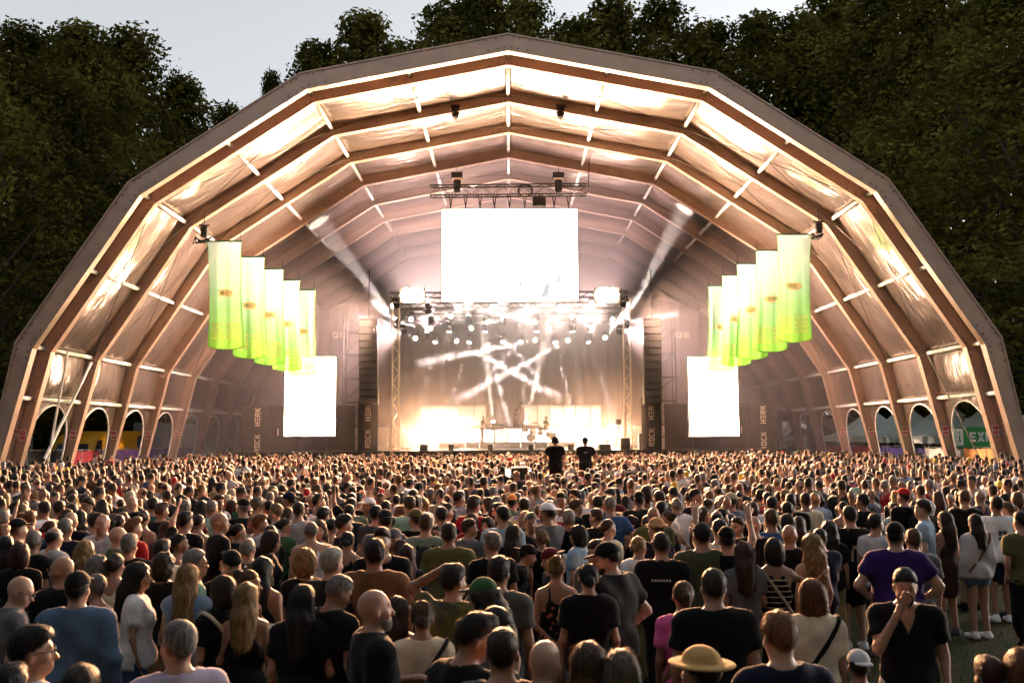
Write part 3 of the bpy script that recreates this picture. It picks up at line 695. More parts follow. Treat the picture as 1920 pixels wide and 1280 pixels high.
# ------------------------------------------------------------------ hanging banners
def banner_mat(n, out):
    tc = N(n, 'ShaderNodeTexCoord'); sx = N(n, 'ShaderNodeSeparateXYZ'); L(n, tc.outputs['Object'], sx.inputs[0])
    mr = N(n, 'ShaderNodeMapRange'); mr.inputs['From Min'].default_value = -4.9; mr.inputs['From Max'].default_value = 0; L(n, sx.outputs['Z'], mr.inputs[0])
    r = N(n, 'ShaderNodeValToRGB'); cr = r.color_ramp; cr.elements[0].color = (.16, .42, .06, 1); cr.elements[1].color = (.45, .58, .58, 1)
    e_ = cr.elements.new(.35); e_.color = (.20, .46, .20, 1); e_ = cr.elements.new(.62); e_.color = (.32, .54, .42, 1); L(n, mr.outputs[0], r.inputs[0])
    d = N(n, 'ShaderNodeBsdfDiffuse'); t = N(n, 'ShaderNodeBsdfTranslucent'); tr = N(n, 'ShaderNodeBsdfTransparent'); a = N(n, 'ShaderNodeMixShader', Fac=.6); b = N(n, 'ShaderNodeMixShader', Fac=.34)
    L(n, r.outputs[0], d.inputs[0]); L(n, r.outputs[0], t.inputs[0]); L(n, r.outputs[0], tr.inputs[0]); L(n, d.outputs[0], a.inputs[1]); L(n, t.outputs[0], a.inputs[2]); L(n, a.outputs[0], b.inputs[1]); L(n, tr.outputs[0], b.inputs[2]); L(n, b.outputs[0], out.inputs[0])
banm = mat('green_sheer_cloth', banner_mat); hemm = solid('dark_green_hem', (.03, .16, .09), .8)
def sheer_print(name, rgb):
    def b(n, out):
        d = N(n, 'ShaderNodeBsdfDiffuse', Color=(*rgb, 1)); t = N(n, 'ShaderNodeBsdfTranslucent', Color=(*rgb, 1)); m_ = N(n, 'ShaderNodeMixShader', Fac=.6); L(n, d.outputs[0], m_.inputs[1]); L(n, t.outputs[0], m_.inputs[2]); L(n, m_.outputs[0], out.inputs[0])
    return mat(name, b)
pinkm = sheer_print('salmon_print', (.95, .52, .36)); darkp = sheer_print('brown_print', (.20, .07, .04))
BW, BH = 1.62, 4.95
def cloth(sx, z, ph, side):
    """fold depth (y) and sideways pull (x) of the hanging cloth at parameter sx in [-1,1]"""
    t = -z/BH
    y = .05*t*math.sin(7*sx+ph)+.09*t*t*math.sin(3.1*sx+2*ph)+.025*t*math.sin(15*sx+ph*3)*(.5+.5*side*sx)
    x = sx*BW/2*(1-.10*math.sin(math.pi*min(1, t*1.05))+.02*t)+side*.22*t*(1-.1*t)
    return x, y
def banner(X, Y, Z, ph, side, label):
    e = empty('hanging_banner', (X, Y, Z)); nu, nv = 26, 22; V = []; Q = []
    for j in range(nv+1):
        z = -BH*j/nv
        for i in range(nu+1):
            s_ = -1+2*i/nu; x, y = cloth(s_, z, ph, side); zz = z-.10*(1-s_*s_)*(j/nv)**8*1.5; V.append((x, y, zz))
    for j in range(nv):
        for i in range(nu): a = j*(nu+1)+i; Q.append((a, a+1, a+nu+2, a+nu+1))
    mobj('cloth', raw_mesh('cloth', V, np.array(Q), True), banm, e)
    MB().tube([(-BW/2-.03, 0, .02), (BW/2+.03, 0, .02)], .035, 8).obj('rod', hemm, e)
    hm = MB()
    for sg in (-1, 1): hm.tube([(cloth(sg, -BH*j/nv, ph, side)[0], cloth(sg, -BH*j/nv, ph, side)[1], -BH*j/nv) for j in range(nv+1)], .014, 5)
    hm.tube([V[nv*(nu+1)+i] for i in range(nu+1)], .02, 5); hm.obj('hem', solid('lime_hem', (.22, .5, .03), .8), e)
    def put(x, z, d):
        s_ = x/(BW/2); xx, yy = cloth(s_, z, ph, side); return (xx, yy-d, z)
    zc = -2.45; ov = MB(); n_ = 20                     # salmon oval
    ring = [(.40*math.cos(6.283*i/n_), .19*math.sin(6.283*i/n_)) for i in range(n_)]
    for i in range(n_): a, b = ring[i], ring[(i+1) % n_]; ov.poly([put(0, zc, .012), put(a[0], zc+a[1], .012), put(b[0], zc+b[1], .012)])
    ov.obj('oval', pinkm, e)
    em = MB(); u = .40/9.5
    for (a, b, c, d) in [(0, 0, 1, 4), (3, 0, 4, 4), (1, 0, 3, 1), (1, 3, 3, 4), (5, 0, 9.5, .8), (5, 1.6, 9.5, 2.4), (5, 3.2, 9.5, 4)]:
        em.poly([put((x-4.75)*u, zc+(z-2)*u, .02) for x, z in ((a, b), (c, b), (c, d), (a, d))])
    em.obj('emblem', darkp, e)
    tx = MB()
    for row in range(4):
        polys, wd = lettering('ROCK HERK', .165, .55); f = 1.34/wd
        for p in polys: tx.poly([put((x-wd/2)*f, -4.66+row*.21+z, .012) for x, z in p])
    tx.obj('lettering', pinkm, e)['kind'] = 'stuff'
    for sg in (-1, 1): MB().tube([(sg*BW*.46, 0, .05), (sg*BW*.46, 0, .5)], .012, 5).obj('hanger', trussm, e)
    tag(e, label, 'banner', 'green banners hung in two rows')
NB = ['nearest', 'second', 'third', 'fourth', 'farthest']
for side, pxs, tops in ((-1, [418, 463, 500, 532, 562], [453, 482, 505, 526, 544]), (1, [1492, 1450, 1413, 1384, 1356], [440, 470, 495, 517, 536])):
    for i in range(5):
        Y = 44.2+2.9*i; q = at(pxs[i]+(side*-3), tops[i], Y)
        banner(q.x, Y, q.z, i*1.3+side, -side*.9, f'{NB[i]} sheer green banner in the {"left" if side < 0 else "right"} row')
    a = at(383 if side < 0 else 1535, 432 if side < 0 else 425, 45.6); e = empty('hanging_spotlight', a)
    MB().lathe([(.16, -.32), (.2, -.1), (.2, .12), (.12, .2)], 10).obj('housing', black, e); MB().box(-.26, .26, -.05, .05, .2, .28).obj('bracket', black, e)
    for d_ in (-.3, -.1, .1, .3): MB().tube([(-.36, -.2, -.3-abs(d_)*.3), (-.3+d_, .15, -.62), (.3, .2, -.3)], .03, 5).obj('guard_bar', black, e)
    MB().tube([(0, 0, .28), (0, 0, 1.0)], .02, 5).obj('chain', trussm, e)
    tag(e, f'black spotlight cluster hung beside the {"left" if side < 0 else "right"} row of banners', 'stage lamp')
# ------------------------------------------------------------------ trees
barkm = solid('tree_bark', (.06, .045, .032), .95, 0, .3, 5, .6, stretch=(1, 1, .2))
def leaf_mat(n, out):
    tc = N(n, 'ShaderNodeTexCoord'); nz = N(n, 'ShaderNodeTexNoise'); nz.inputs['Scale'].default_value = .45; nz.inputs['Detail'].default_value = 5; L(n, tc.outputs['Object'], nz.inputs['Vector'])
    r = N(n, 'ShaderNodeValToRGB'); r.color_ramp.elements[0].color = (.040, .044, .010, 1); r.color_ramp.elements[1].color = (.165, .145, .032, 1); r.color_ramp.elements[0].position = .35; r.color_ramp.elements[1].position = .70
    oi = N(n, 'ShaderNodeObjectInfo'); mr = N(n, 'ShaderNodeMapRange'); mr.inputs['To Min'].default_value = .75; mr.inputs['To Max'].default_value = 1.25; L(n, oi.outputs['Random'], mr.inputs[0])
    L(n, nz.outputs[0], r.inputs[0]); sc = N(n, 'ShaderNodeVectorMath', operation='SCALE'); L(n, r.outputs[0], sc.inputs[0]); L(n, mr.outputs[0], sc.inputs['Scale'])
    d = N(n, 'ShaderNodeBsdfDiffuse'); t = N(n, 'ShaderNodeBsdfTranslucent'); mx = N(n, 'ShaderNodeMixShader', Fac=.3)
    L(n, sc.outputs[0], d.inputs[0]); L(n, sc.outputs[0], t.inputs[0]); L(n, d.outputs[0], mx.inputs[1]); L(n, t.outputs[0], mx.inputs[2]); L(n, mx.outputs[0], out.inputs[0])
leafm = mat('dusk_foliage', leaf_mat)
def crown_mesh(seed, H=30.0, rad=6.5, base=5.0, nclump=360, per=78):
    g = np.random.default_rng(seed); cs = []; rs = []
    lob = [(g.uniform(0, 6.28), g.uniform(.25, 1.0), g.uniform(.75, 1.25)) for _ in range(9)]
    while len(cs) < nclump:
        z = g.uniform(0, 1); a = g.uniform(0, 6.28)
        prof = math.sin(math.pi*min(1, .12+.86*z**.85))**.6*(1 if z < .55 else 1-((z-.55)/.45)**2.2*.75)
        k = 1+.28*math.sin(2*a+lob[0][0]+4*z)+.18*math.sin(5*a+lob[1][0]+9*z)
        r = rad*prof*k*math.sqrt(g.uniform(.35, 1.0)) if g.random() < .8 else rad*prof*g.uniform(0, .6)
        cs.append((r*math.cos(a), r*math.sin(a), base+(H-base)*z)); rs.append(g.uniform(.8, 1.6))
    cs = np.array(cs); rs = np.array(rs); n_ = nclump*per; ci = np.repeat(np.arange(nclump), per)
    u = g.normal(size=(n_, 3)); u /= np.linalg.norm(u, axis=1, keepdims=True); rr = g.uniform(.35, 1, n_)**.5
    p = cs[ci]+u*(rr*rs[ci])[:, None]*np.array([1, 1, .8])
    nrm = u+g.normal(size=(n_, 3))*.7+np.array([0, 0, .4]); nrm /= np.linalg.norm(nrm, axis=1, keepdims=True)
    t = np.cross(nrm, g.normal(size=(n_, 3))); t /= np.linalg.norm(t, axis=1, keepdims=True); b = np.cross(nrm, t); s = g.uniform(.10, .22, n_)[:, None]
    V = np.stack([p-t*s, p+b*s*.55, p+t*s, p-b*s*.55], 1).reshape(-1, 3); Fq = np.arange(4*n_).reshape(-1, 4)
    return raw_mesh('crown', V, Fq), cs
def trunk_mesh(seed, cs, H=30.0):
    g = random.Random(seed); m = MB(); pts = [(0, 0, 0)]; x = y = 0
    for k in range(1, 8): x += g.uniform(-.3, .3); y += g.uniform(-.3, .3); pts.append((x, y, H*.85*k/7))
    m.tube(pts, [.5, .42, .38, .33, .27, .2, .13, .05], 8)
    for _ in range(26):
        c = cs[g.randrange(len(cs))]; k = max(1, min(6, int(c[2]/(H*.85)*7-1.5))); a = Vector(pts[k]); c = Vector(c)
        mid = (a+c)/2+Vector((g.uniform(-.5, .5), g.uniform(-.5, .5), .6)); m.tube([a, mid, c], [.17, .1, .03], 5)
    return m.mesh('trunk', True)
TV = []
for sd_ in range(5):
    cm, cs = crown_mesh(100+sd_, 30, [6.5, 5.6, 7.2, 5.0, 6.2][sd_], [4, 5, 3, 5, 4][sd_]); TV.append((cm, trunk_mesh(sd_, cs)))
def tree(x, y, h, v, rz, label, wide=1.0):
    e = empty('broadleaf_tree', (x, y, 0), rz); e.scale = (h/30*wide, h/30*wide, h/30)
    mobj('crown', TV[v][0], leafm, e); mobj('trunk', TV[v][1], barkm, e); tag(e, label, 'tree', 'trees behind and beside the tent')
# (top pixel, depth) -> place and height
TREES = [(-60, 90, 58, 2, 1.1), (40, 62, 66, 0, 1.2), (150, 60, 72, 2, 1.1), (250, 66, 78, 4, 1.15), (345, 160, 88, 1, 1.0), (-20, 120, 82, 4, 1.2), (105, 95, 92, 1, 1.2), (200, 100, 98, 0, 1.2), (430, 205, 97, 3, .8), (510, 150, 96, 1, .5),
 (590, 88, 94, 3, .8), (680, 45, 92, 1, .95), (745, 90, 98, 0, .7), (835, 22, 94, 4, .9), (905, -12, 90, 2, .8), (985, 8, 96, 0, .8), (1080, 48, 92, 3, .9), (1150, 8, 90, 4, .9), (1240, 14, 94, 0, .85),
 (1330, 62, 96, 1, .9), (1420, 42, 90, 2, .9), (1500, 38, 94, 0, .8), (1570, -14, 84, 4, 1.0), (1660, -30, 76, 2, 1.1), (1745, -12, 80, 0, 1.0), (1820, 20, 70, 1, 1.1), (1890, -8, 62, 2, 1.2), (1985, 10, 56, 4, 1.3), (1720, 60, 94, 3, 1.3), (1600, 70, 98, 1, 1.3)]
def tree_label(i, px):
    return ['tree whose crown is cut by the left edge, in front', 'rounded dark tree near the left edge', 'tall dark tree in the left mass with the flattest top', 'dark tree closing the left mass towards the sky gap', 'lower tree sloping down to the left flank of the tent',
     'rear tree filling the left edge', 'rear tree in the middle of the left mass', 'rear tree just behind the dense left mass', 'small tree top peeking over the left shoulder of the tent', 'thin tree tip beside the upper left rib',
     'small tree top left of the ridge, at the end of the sky gap', 'ragged tree top rising left of the ridge', 'low tree top just left of the ridge tree', 'brownish tall tree left above the ridge', 'tallest tree right behind the ridge', 'tree just right of the ridge', 'low tree top between two taller ones right of the ridge', 'round broad tree right of the ridge', 'right half of the round treetop beside the sky notch',
     'low tree at the bottom of the right sky notch', 'bushy tree right of the sky notch', 'pointed tree top above the upper right rib', 'tall tree whose top leaves the picture on the right', 'broad tall tree in the middle of the right mass', 'dark tree behind the middle of the right mass', 'tree with low top near the right corner', 'tall tree above the right knee of the tent', 'tree cut by the right edge',
     'rear tree filling gaps in the right mass', 'rear tree behind the upper right flank of the tent'][i]
for i, (px, py, Y, v, wd) in enumerate(TREES):
    wd *= 1.35 if 9 < i < 23 else 1.1
    for _ in range(4):                                    # keep every crown clear of the tent
        q = at(px, py, Y); rad = 8.2*wd*q.z/30
        if abs(q.x)-rad < 21 and Y-rad < 84.5: Y = min(Y+6, 84.6+rad)
    tree(q.x, Y, q.z, v, i*1.37, tree_label(i, px), wd)
# unseen trees added behind and beside the audience to shade the near crowd
SHADE_TREES = [(-30, -13), (-19, -15), (-9, -14), (2, -16), (12, -14), (22, -15), (31, -12), (-34, -2), (-33, 10), (-35, 22), (35, -1), (34, 11)]
for i, (x, y) in enumerate(SHADE_TREES): tree(x, y, 27+(i*7 % 5), i % 5, i*2.1, f'unseen tree added to shade the crowd, {NUM[i]} counted round behind the audience', 1.45)
# thick undergrowth behind fences so that no bare horizon shows
ug = []; g_ = np.random.default_rng(5)
n_ = 9000; side = g_.random(n_) < .5; yy = g_.uniform(46, 100, n_); xx = np.where(side, -1, 1)*(32+g_.uniform(0, 10, n_)+np.abs(yy-70)*.1)
back = g_.random(n_) < .3; xx = np.where(back, g_.uniform(-40, 40, n_), xx); yy = np.where(back, g_.uniform(97, 110, n_), yy)
zz = g_.uniform(0, 1, n_)**.8*7.0; c = np.stack([xx, yy, zz], 1); u = g_.normal(size=(n_, 3)); u /= np.linalg.norm(u, axis=1, keepdims=True); t = np.cross(u, g_.normal(size=(n_, 3))); t /= np.linalg.norm(t, axis=1, keepdims=True); b = np.cross(u, t); s = g_.uniform(.5, 1.0, n_)[:, None]
o = mobj('undergrowth', raw_mesh('undergrowth', np.stack([c-t*s, c+b*s*.6, c+t*s, c-b*s*.6], 1).reshape(-1, 3), np.arange(4*n_).reshape(-1, 4)), leafm); o['kind'] = 'stuff'; o['label'] = 'dark undergrowth between the trees'

# ------------------------------------------------------------------ fences, vehicle, pagoda tents beside the tent
def fence_cloth(name, rgb): return solid(name, rgb, .8, 0, .2, 1.5, .3)
galv = solid('galvanised_tube', (.32, .32, .32), .5, .6)
def fence(a, b, h, mt, label, n=24):
    a, b = Vector(a), Vector(b); d = b-a; e = empty('fence_panel', a); m = MB(); nn = Vector((-d.y, d.x, 0)).normalized()
    for i in range(n+1):
        t = i/n; w = nn*(.05*math.sin(i*1.1)+.03*math.sin(i*2.7)); sag = .06*math.sin(math.pi*((t*3) % 1)); p = d*t+w; m.v += [(p.x, p.y, .08), (p.x, p.y, h-.04-sag)]
    for i in range(n): m.f.append((2*i, 2*i+2, 2*i+3, 2*i+1))
    m.obj('cloth', mt, e, True); k = max(1, round(d.length/2.5))
    for i in range(k+1): p = d*(i/k); MB().tube([(p.x, p.y, 0), (p.x, p.y, h+.05)], .025, 6).obj('post', galv, e)
    MB().tube([(0, 0, h), (d.x, d.y, h)], .02, 6).obj('rail', galv, e)
    tag(e, label, 'fence', 'fences beside the tent')
fence((-28, 44, 0), (-25, 53.5, 0), 2.15, fence_cloth('fence_black', (.012, .012, .014)), 'black cloth fence outside the front left openings')
fence((-25, 53.6, 0), (-24.6, 57.5, 0), 2.1, fence_cloth('fence_red', (.22, .012, .025)), 'red cloth fence seen through a left opening')
fence((-24.5, 57.6, 0), (-24.2, 64, 0), 2.1, fence_cloth('fence_violet', (.07, .03, .13)), 'violet cloth fence seen through the left openings')
fence((-24.2, 64.1, 0), (-24, 74, 0), 2.1, fence_cloth('fence_navy', (.03, .03, .12)), 'dark blue cloth fence at the far left openings')
fence((25.2, 46, 0), (25.0, 52.5, 0), 2.05, fence_cloth('fence_orange', (.75, .32, .12)), 'orange cloth fence under the exit banner')
fence((25.0, 52.6, 0), (24.8, 57.0, 0), 2.0, fence_cloth('fence_white', (.6, .58, .52)), 'white cloth fence seen through a right opening')
fence((24.8, 57.1, 0), (24.6, 65, 0), 2.0, fence_cloth('fence_blue', (.06, .05, .20)), 'blue violet cloth fence seen through the right openings')
fence((24.6, 65.1, 0), (24.3, 73, 0), 2.0, fence_cloth('fence_crimson', (.4, .03, .06)), 'crimson cloth fence at the far right openings')
tentcloth = solid('pale_green_canvas', (.78, .84, .74), .7, 0, .10, .8, .2)
def pagoda(cx, cy, s, eave, peak, label):
    e = empty('pagoda_tent', (cx, cy, 0)); m = MB(); n = 12; nr = 7
    for j in range(nr):
        t = j/(nr-1); r = (1-t); z = eave+(peak-eave)*(t**1.55)
        for k in range(4*n):
            side, q = divmod(k, n); f = -1+2*q/n; x, y = [(f, -1), (1, f), (-f, 1), (-1, -f)][side]; m.v.append((x*s*r*1.0 if r > 0 else 0, y*s*r, z))
    for j in range(nr-1):
        for k in range(4*n): a, b = j*4*n+k, j*4*n+(k+1) % (4*n); m.f.append((a, b, b+4*n, a+4*n))
    m.obj('roof', tentcloth, e, True)
    v = MB(); nn_ = 16
    for (xa, ya, xb, yb) in ((-s, -s, s, -s), (s, -s, s, s), (s, s, -s, s), (-s, s, -s, -s)):
        b = len(v.v)
        for i in range(nn_+1): t = i/nn_; x, y = xa+(xb-xa)*t, ya+(yb-ya)*t; v.v += [(x*1.002, y*1.002, eave+.02), (x*1.012, y*1.012, eave-.42-.05*math.sin(i*2.1))]
        for i in range(nn_): v.f.append((b+2*i, b+2*i+1, b+2*i+3, b+2*i+2))
    v.obj('valance', tentcloth, e, True)
    for x in (-s, s):
        for y in (-s, s): MB().box(x*.985-.05, x*.985+.05, y*.985-.05, y*.985+.05, 0, eave).obj('pole', galv, e)
    for (xa, ya, xb, yb) in ((-s, s*.97, s, s*.97), (s*.97, -s, s*.97, s)): MB().poly([(xa, ya, .05), (xb, yb, .05), (xb, yb, eave), (xa, ya, eave)]) ; 
    w = MB(); w.box(s*.955, s*.965, -s*.96, s*.96, .05, eave-.05); w.obj('side_wall', tentcloth, e)
    tag(e, label, 'tent', 'pagoda tents right of the stage tent')
pagoda(29.6, 51.5, 2.9, 2.75, 5.1, 'pale pagoda tent behind the exit banner')
pagoda(29.4, 57.6, 2.9, 2.6, 5.0, 'second pale pagoda tent from the right edge')
pagoda(29.2, 63.7, 2.9, 2.6, 5.0, 'third pale pagoda tent from the right edge, half hidden by a rib')
pagoda(29.0, 69.8, 2.9, 2.6, 5.0, 'fourth pale pagoda tent from the right edge')
pagoda(28.8, 75.9, 2.9, 2.6, 4.9, 'farthest pale pagoda tent on the right side')
# EXIT banner
exg = solid('exit_green', (.03, .27, .06), .7, 0, .1, 2); exw = solid('exit_white', (.82, .82, .78), .7)
a = at(1790, 800, 49.3); b = at(1882, 838, 49.3); w = b.x-a.x; h = a.z-b.z
e = empty('exit_banner', ((a.x+b.x)/2, 49.3, b.z))
MB().box(-w/2, w/2, 0, .03, 0, h).obj('cloth', exg, e)
polys, wd = lettering('eXIT', h*.46, .8); m = MB()
for p in polys: m.poly([(-w*.5+w*.30+x, -.006, h*.28+z) for x, z in p])
m.obj('lettering', exw, e)
m = MB(); x0 = -w/2+.02; m.poly([(x0, -.006, h*.1), (x0+w*.16, -.006, h*.1), (x0+w*.16, -.006, h*.92), (x0, -.006, h*.92)]); m.obj('pictogram_field', exw, e)
m = MB(); k = h*.8; bx = x0+w*.08
for q in ([(-.1, .55), (.05, .62), (.08, .4), (-.05, .35)], [(-.05, .38), (.08, .4), (.2, .2), (.1, .18)], [(-.05, .38), (.02, .36), (-.15, .08), (-.22, .1)], [(.03, .6), (.05, .54), (.22, .48), (.2, .54)], [(-.02, .68), (.1, .68), (.1, .8), (-.02, .8)]): m.poly([(bx+x*k*.55, -.012, h*.1+z*k) for x, z in q])
m.obj('running_figure', exg, e)
for sx in (-1, 1): MB().tube([(sx*w/2, .05, -b.z), (sx*w/2, .05, h)], .03, 6).obj('pole', galv, e)
tag(e, 'green exit banner with white lettering seen through the right opening', 'sign')
# yellow lorry, barrier gantry and container on the left side
yel = solid('yellow_vehicle_paint', (.80, .38, .015), .3, 0, .05); glassm = solid('dark_window_glass', (.015, .018, .02), .08)
tyre = solid('black_tyre', (.015, .015, .015), .8)
e = empty('yellow_lorry', (-26.8, 63, 0)); pr = [(-4.6, .7), (-4.6, 1.7), (-4.2, 2.5), (-3.4, 3.02), (-2.2, 3.22), (3.9, 3.25), (4.5, 3.1), (4.6, .7)]
m = MB(); k = len(pr); hw = 1.2
for x in (-hw, -hw+.08, hw-.08, hw): s_ = 1 if abs(x) < hw-.01 else .985; m.v += [(x, y*s_, .7+(z-.7)*s_) for y, z in pr]
for l in range(3):
    for i in range(k): a_, b_ = l*k+i, l*k+(i+1) % k; m.f.append((a_, b_, b_+k, a_+k))
m.f.append(tuple(range(k-1, -1, -1))); m.f.append(tuple(range(3*k, 4*k)))
m.obj('body', yel, e, True)
for x in (-hw-.012, hw+.012): MB().poly([(x, -4.3, 1.75), (x, -3.0, 1.75), (x, -3.0, 2.7), (x, -3.9, 2.45)]); 
w_ = MB(); w_.poly([(hw+.01, -4.2, 1.75), (hw+.01, -2.9, 1.75), (hw+.01, -2.9, 2.7), (hw+.01, -3.6, 2.6)]); w_.obj('side_window', glassm, e)
w_ = MB(); w_.poly([(-1.05, -4.62, 1.7), (1.05, -4.62, 1.7), (.95, -4.25, 2.45), (-.95, -4.25, 2.45)]); w_.obj('windscreen', glassm, e)
em = MB().lathe([(.5, 0), (.5, .01)], 20).obj('dark_roundel', solid('navy_print', (.03, .04, .10), .4), e); em.rotation_euler = (0, R_(90), 0); em.location = (hw+.004, 3.2, 2.45)
for y in (-3.2, 2.6, 3.6):
    for x in (-1.05, 1.05): o = MB().lathe([(.46, -.14), (.5, -.08), (.5, .08), (.46, .14)], 16).obj('wheel', tyre, e, True); o.rotation_euler = (0, R_(90), 0); o.location = (x, y, .5)
tag(e, 'bright yellow lorry parked outside the left openings', 'lorry')
e = empty('road_barrier_frame', (-29, 52, 0))
for z in (2.9, 2.4): MB().box(-.06, .06, -8, 6, z-.07, z+.07).obj('rail', galv, e)
for y in (-7.5, -3, -2.4, 1.5, 6): MB().box(-.07, .07, y-.06, y+.06, 0, 3.7 if y in (-3, -2.4) else 2.95).obj('post', galv, e)
tag(e, 'grey metal rail frame behind the front left opening', 'barrier')
e = empty('site_container', (-27.5, 76.5, 0)); MB().box(-1.2, 1.2, -3.6, 3.6, .1, 3.9).obj('body', solid('pale_container', (.5, .52, .52), .6, 0, .1, 1), e)
for i in range(14): MB().box(1.202, 1.24, -3.4+i*.5, -3.2+i*.5, .2, 3.8).obj('rib', solid('pale_container', (0, 0, 0)), e)
tag(e, 'pale container seen through the rear left openings', 'container')
# ------------------------------------------------------------------ people: bodies as one implicit surface
f32 = np.float32
def smin(a, b, k):
    h = np.maximum(k-np.abs(a-b), 0)/k; return np.minimum(a, b)-h*h*(k*.25)
def smax(a, b, k): return -smin(-a, -b, k)
def capsule(a, b, ra, rb):
    a, b = np.array(a, f32), np.array(b, f32); ba = b-a; bb = float(ba@ba)+1e-9
    lo = np.minimum(a-ra, b-rb); hi = np.maximum(a+ra, b+rb)
    def f(X, Y, Z):
        px, py, pz = X-a[0], Y-a[1], Z-a[2]; h = np.clip((px*ba[0]+py*ba[1]+pz*ba[2])/bb, 0, 1)
        return np.sqrt((px-ba[0]*h)**2+(py-ba[1]*h)**2+(pz-ba[2]*h)**2)-(ra+(rb-ra)*h)
    return f, lo, hi
def ellip(c, r):
    c, r = np.array(c, f32), np.array(r, f32)
    def f(X, Y, Z):
        x, y, z = (X-c[0])/r[0], (Y-c[1])/r[1], (Z-c[2])/r[2]; k0 = np.sqrt(x*x+y*y+z*z)+1e-6
        k1 = np.sqrt((x/r[0])**2+(y/r[1])**2+(z/r[2])**2)+1e-6; return k0*(k0-1)/k1
    return f, c-r, c+r
def moved(prim, Rm, piv, t):
    """prim defined around piv, rotated by Rm about piv and moved by t"""
    f, lo, hi = prim; Rm = np.array(Rm, f32); piv = np.array(piv, f32); t = np.array(t, f32); o = piv+t
    cs = np.array([[(lo, hi)[i][0], (lo, hi)[j][1], (lo, hi)[k][2]] for i in (0, 1) for j in (0, 1) for k in (0, 1)])
    w = (cs-piv)@Rm.T+o
    def g(X, Y, Z):
        x, y, z = X-o[0], Y-o[1], Z-o[2]
        return f(x*Rm[0, 0]+y*Rm[1, 0]+z*Rm[2, 0]+piv[0], x*Rm[0, 1]+y*Rm[1, 1]+z*Rm[2, 1]+piv[1], x*Rm[0, 2]+y*Rm[1, 2]+z*Rm[2, 2]+piv[2])
    return g, w.min(0), w.max(0)
def axis(lo, hi, flo, fhi, hf, hc):
    flo, fhi = max(lo, flo), min(hi, fhi)
    if fhi <= flo: return np.linspace(lo, hi, max(3, int((hi-lo)/hc)+1)).astype(f32)
    a = [np.arange(flo, fhi, hf)]
    x = flo; l = []; h = hf
    while x > lo: h = min(hc, h*1.35); x -= h; l.append(x)
    x = a[0][-1]; r = []; h = hf
    while x < hi: h = min(hc, h*1.35); x += h; r.append(x)
    return np.concatenate([np.array(l[::-1]), a[0], np.array(r)]).astype(f32)
def win(ax, lo, hi): return max(0, np.searchsorted(ax, lo)-1), min(len(ax), np.searchsorted(ax, hi)+1)
def fill(prims, axes, base=1.0):
    xs, ys, zs = axes; S = np.full((len(xs), len(ys), len(zs)), base, f32)
    for (f, lo, hi), k in prims:
        m_ = k+.05; i0, i1 = win(xs, lo[0]-m_, hi[0]+m_); j0, j1 = win(ys, lo[1]-m_, hi[1]+m_); k0, k1 = win(zs, lo[2]-m_, hi[2]+m_)
        if i1 <= i0 or j1 <= j0 or k1 <= k0: continue
        d = f(xs[i0:i1, None, None], ys[None, j0:j1, None], zs[None, None, k0:k1]); w = S[i0:i1, j0:j1, k0:k1]
        S[i0:i1, j0:j1, k0:k1] = smin(w, d, k) if k > 0 else np.minimum(w, d)
    return S
CORN = [(0, 0, 0), (1, 0, 0), (0, 1, 0), (1, 1, 0), (0, 0, 1), (1, 0, 1), (0, 1, 1), (1, 1, 1)]
EDG = [(0, 1), (2, 3), (4, 5), (6, 7), (0, 2), (1, 3), (4, 6), (5, 7), (0, 4), (1, 5), (2, 6), (3, 7)]
def surfnet(S, axes):
    xs, ys, zs = axes; S = S.copy(); S[0] = S[-1] = np.maximum(S[0], .01); S[-1] = np.maximum(S[-1], .01)
    for sl in ((slice(None), 0), (slice(None), -1)): S[sl] = np.maximum(S[sl], .01)
    S[:, :, 0] = np.maximum(S[:, :, 0], .01); S[:, :, -1] = np.maximum(S[:, :, -1], .01); S[0] = np.maximum(S[0], .01)
    ins = S < 0; nx, ny, nz = S.shape
    cnt = np.zeros((nx-1, ny-1, nz-1), np.int8)
    for a, b, c in CORN: cnt += ins[a:nx-1+a, b:ny-1+b, c:nz-1+c]
    I, J, K = np.nonzero((cnt > 0) & (cnt < 8)); idx = np.full(cnt.shape, -1, np.int64); idx[I, J, K] = np.arange(len(I))
    if len(I) == 0: return np.zeros((0, 3), f32), np.zeros((0, 4), np.int64)
    val = [S[I+a, J+b, K+c] for a, b, c in CORN]; pos = [np.stack([xs[I+a], ys[J+b], zs[K+c]], 1) for a, b, c in CORN]
    acc = np.zeros((len(I), 3), f32); n_ = np.zeros(len(I), f32)
    for a, b in EDG:
        m_ = (val[a] < 0) != (val[b] < 0)
        t = (val[a][m_]/(val[a][m_]-val[b][m_]))[:, None]; acc[m_] += pos[a][m_]+(pos[b][m_]-pos[a][m_])*t; n_[m_] += 1
    V = acc/n_[:, None]; Fs = []
    for ax_ in range(3):
        d = np.array([0, 0, 0]); d[ax_] = 1
        A = ins[:nx-d[0], :ny-d[1], :nz-d[2]]; B = ins[d[0]:, d[1]:, d[2]:]; i, j, k = np.nonzero(A != B); s_ = A[i, j, k]
        o1, o2 = [(1, 2), (2, 0), (0, 1)][ax_]; P = np.stack([i, j, k], 1); ok = (P[:, o1] > 0) & (P[:, o2] > 0) & (P[:, 0] < nx-1) & (P[:, 1] < ny-1) & (P[:, 2] < nz-1)
        P, s_ = P[ok], s_[ok]
        def g(a, b): Q = P.copy(); Q[:, o1] -= a; Q[:, o2] -= b; return idx[Q[:, 0], Q[:, 1], Q[:, 2]]
        q = np.stack([g(1, 1), g(0, 1), g(0, 0), g(1, 0)], 1); q[~s_] = q[~s_][:, ::-1]; Fs.append(q)
    return V, np.concatenate(Fs)
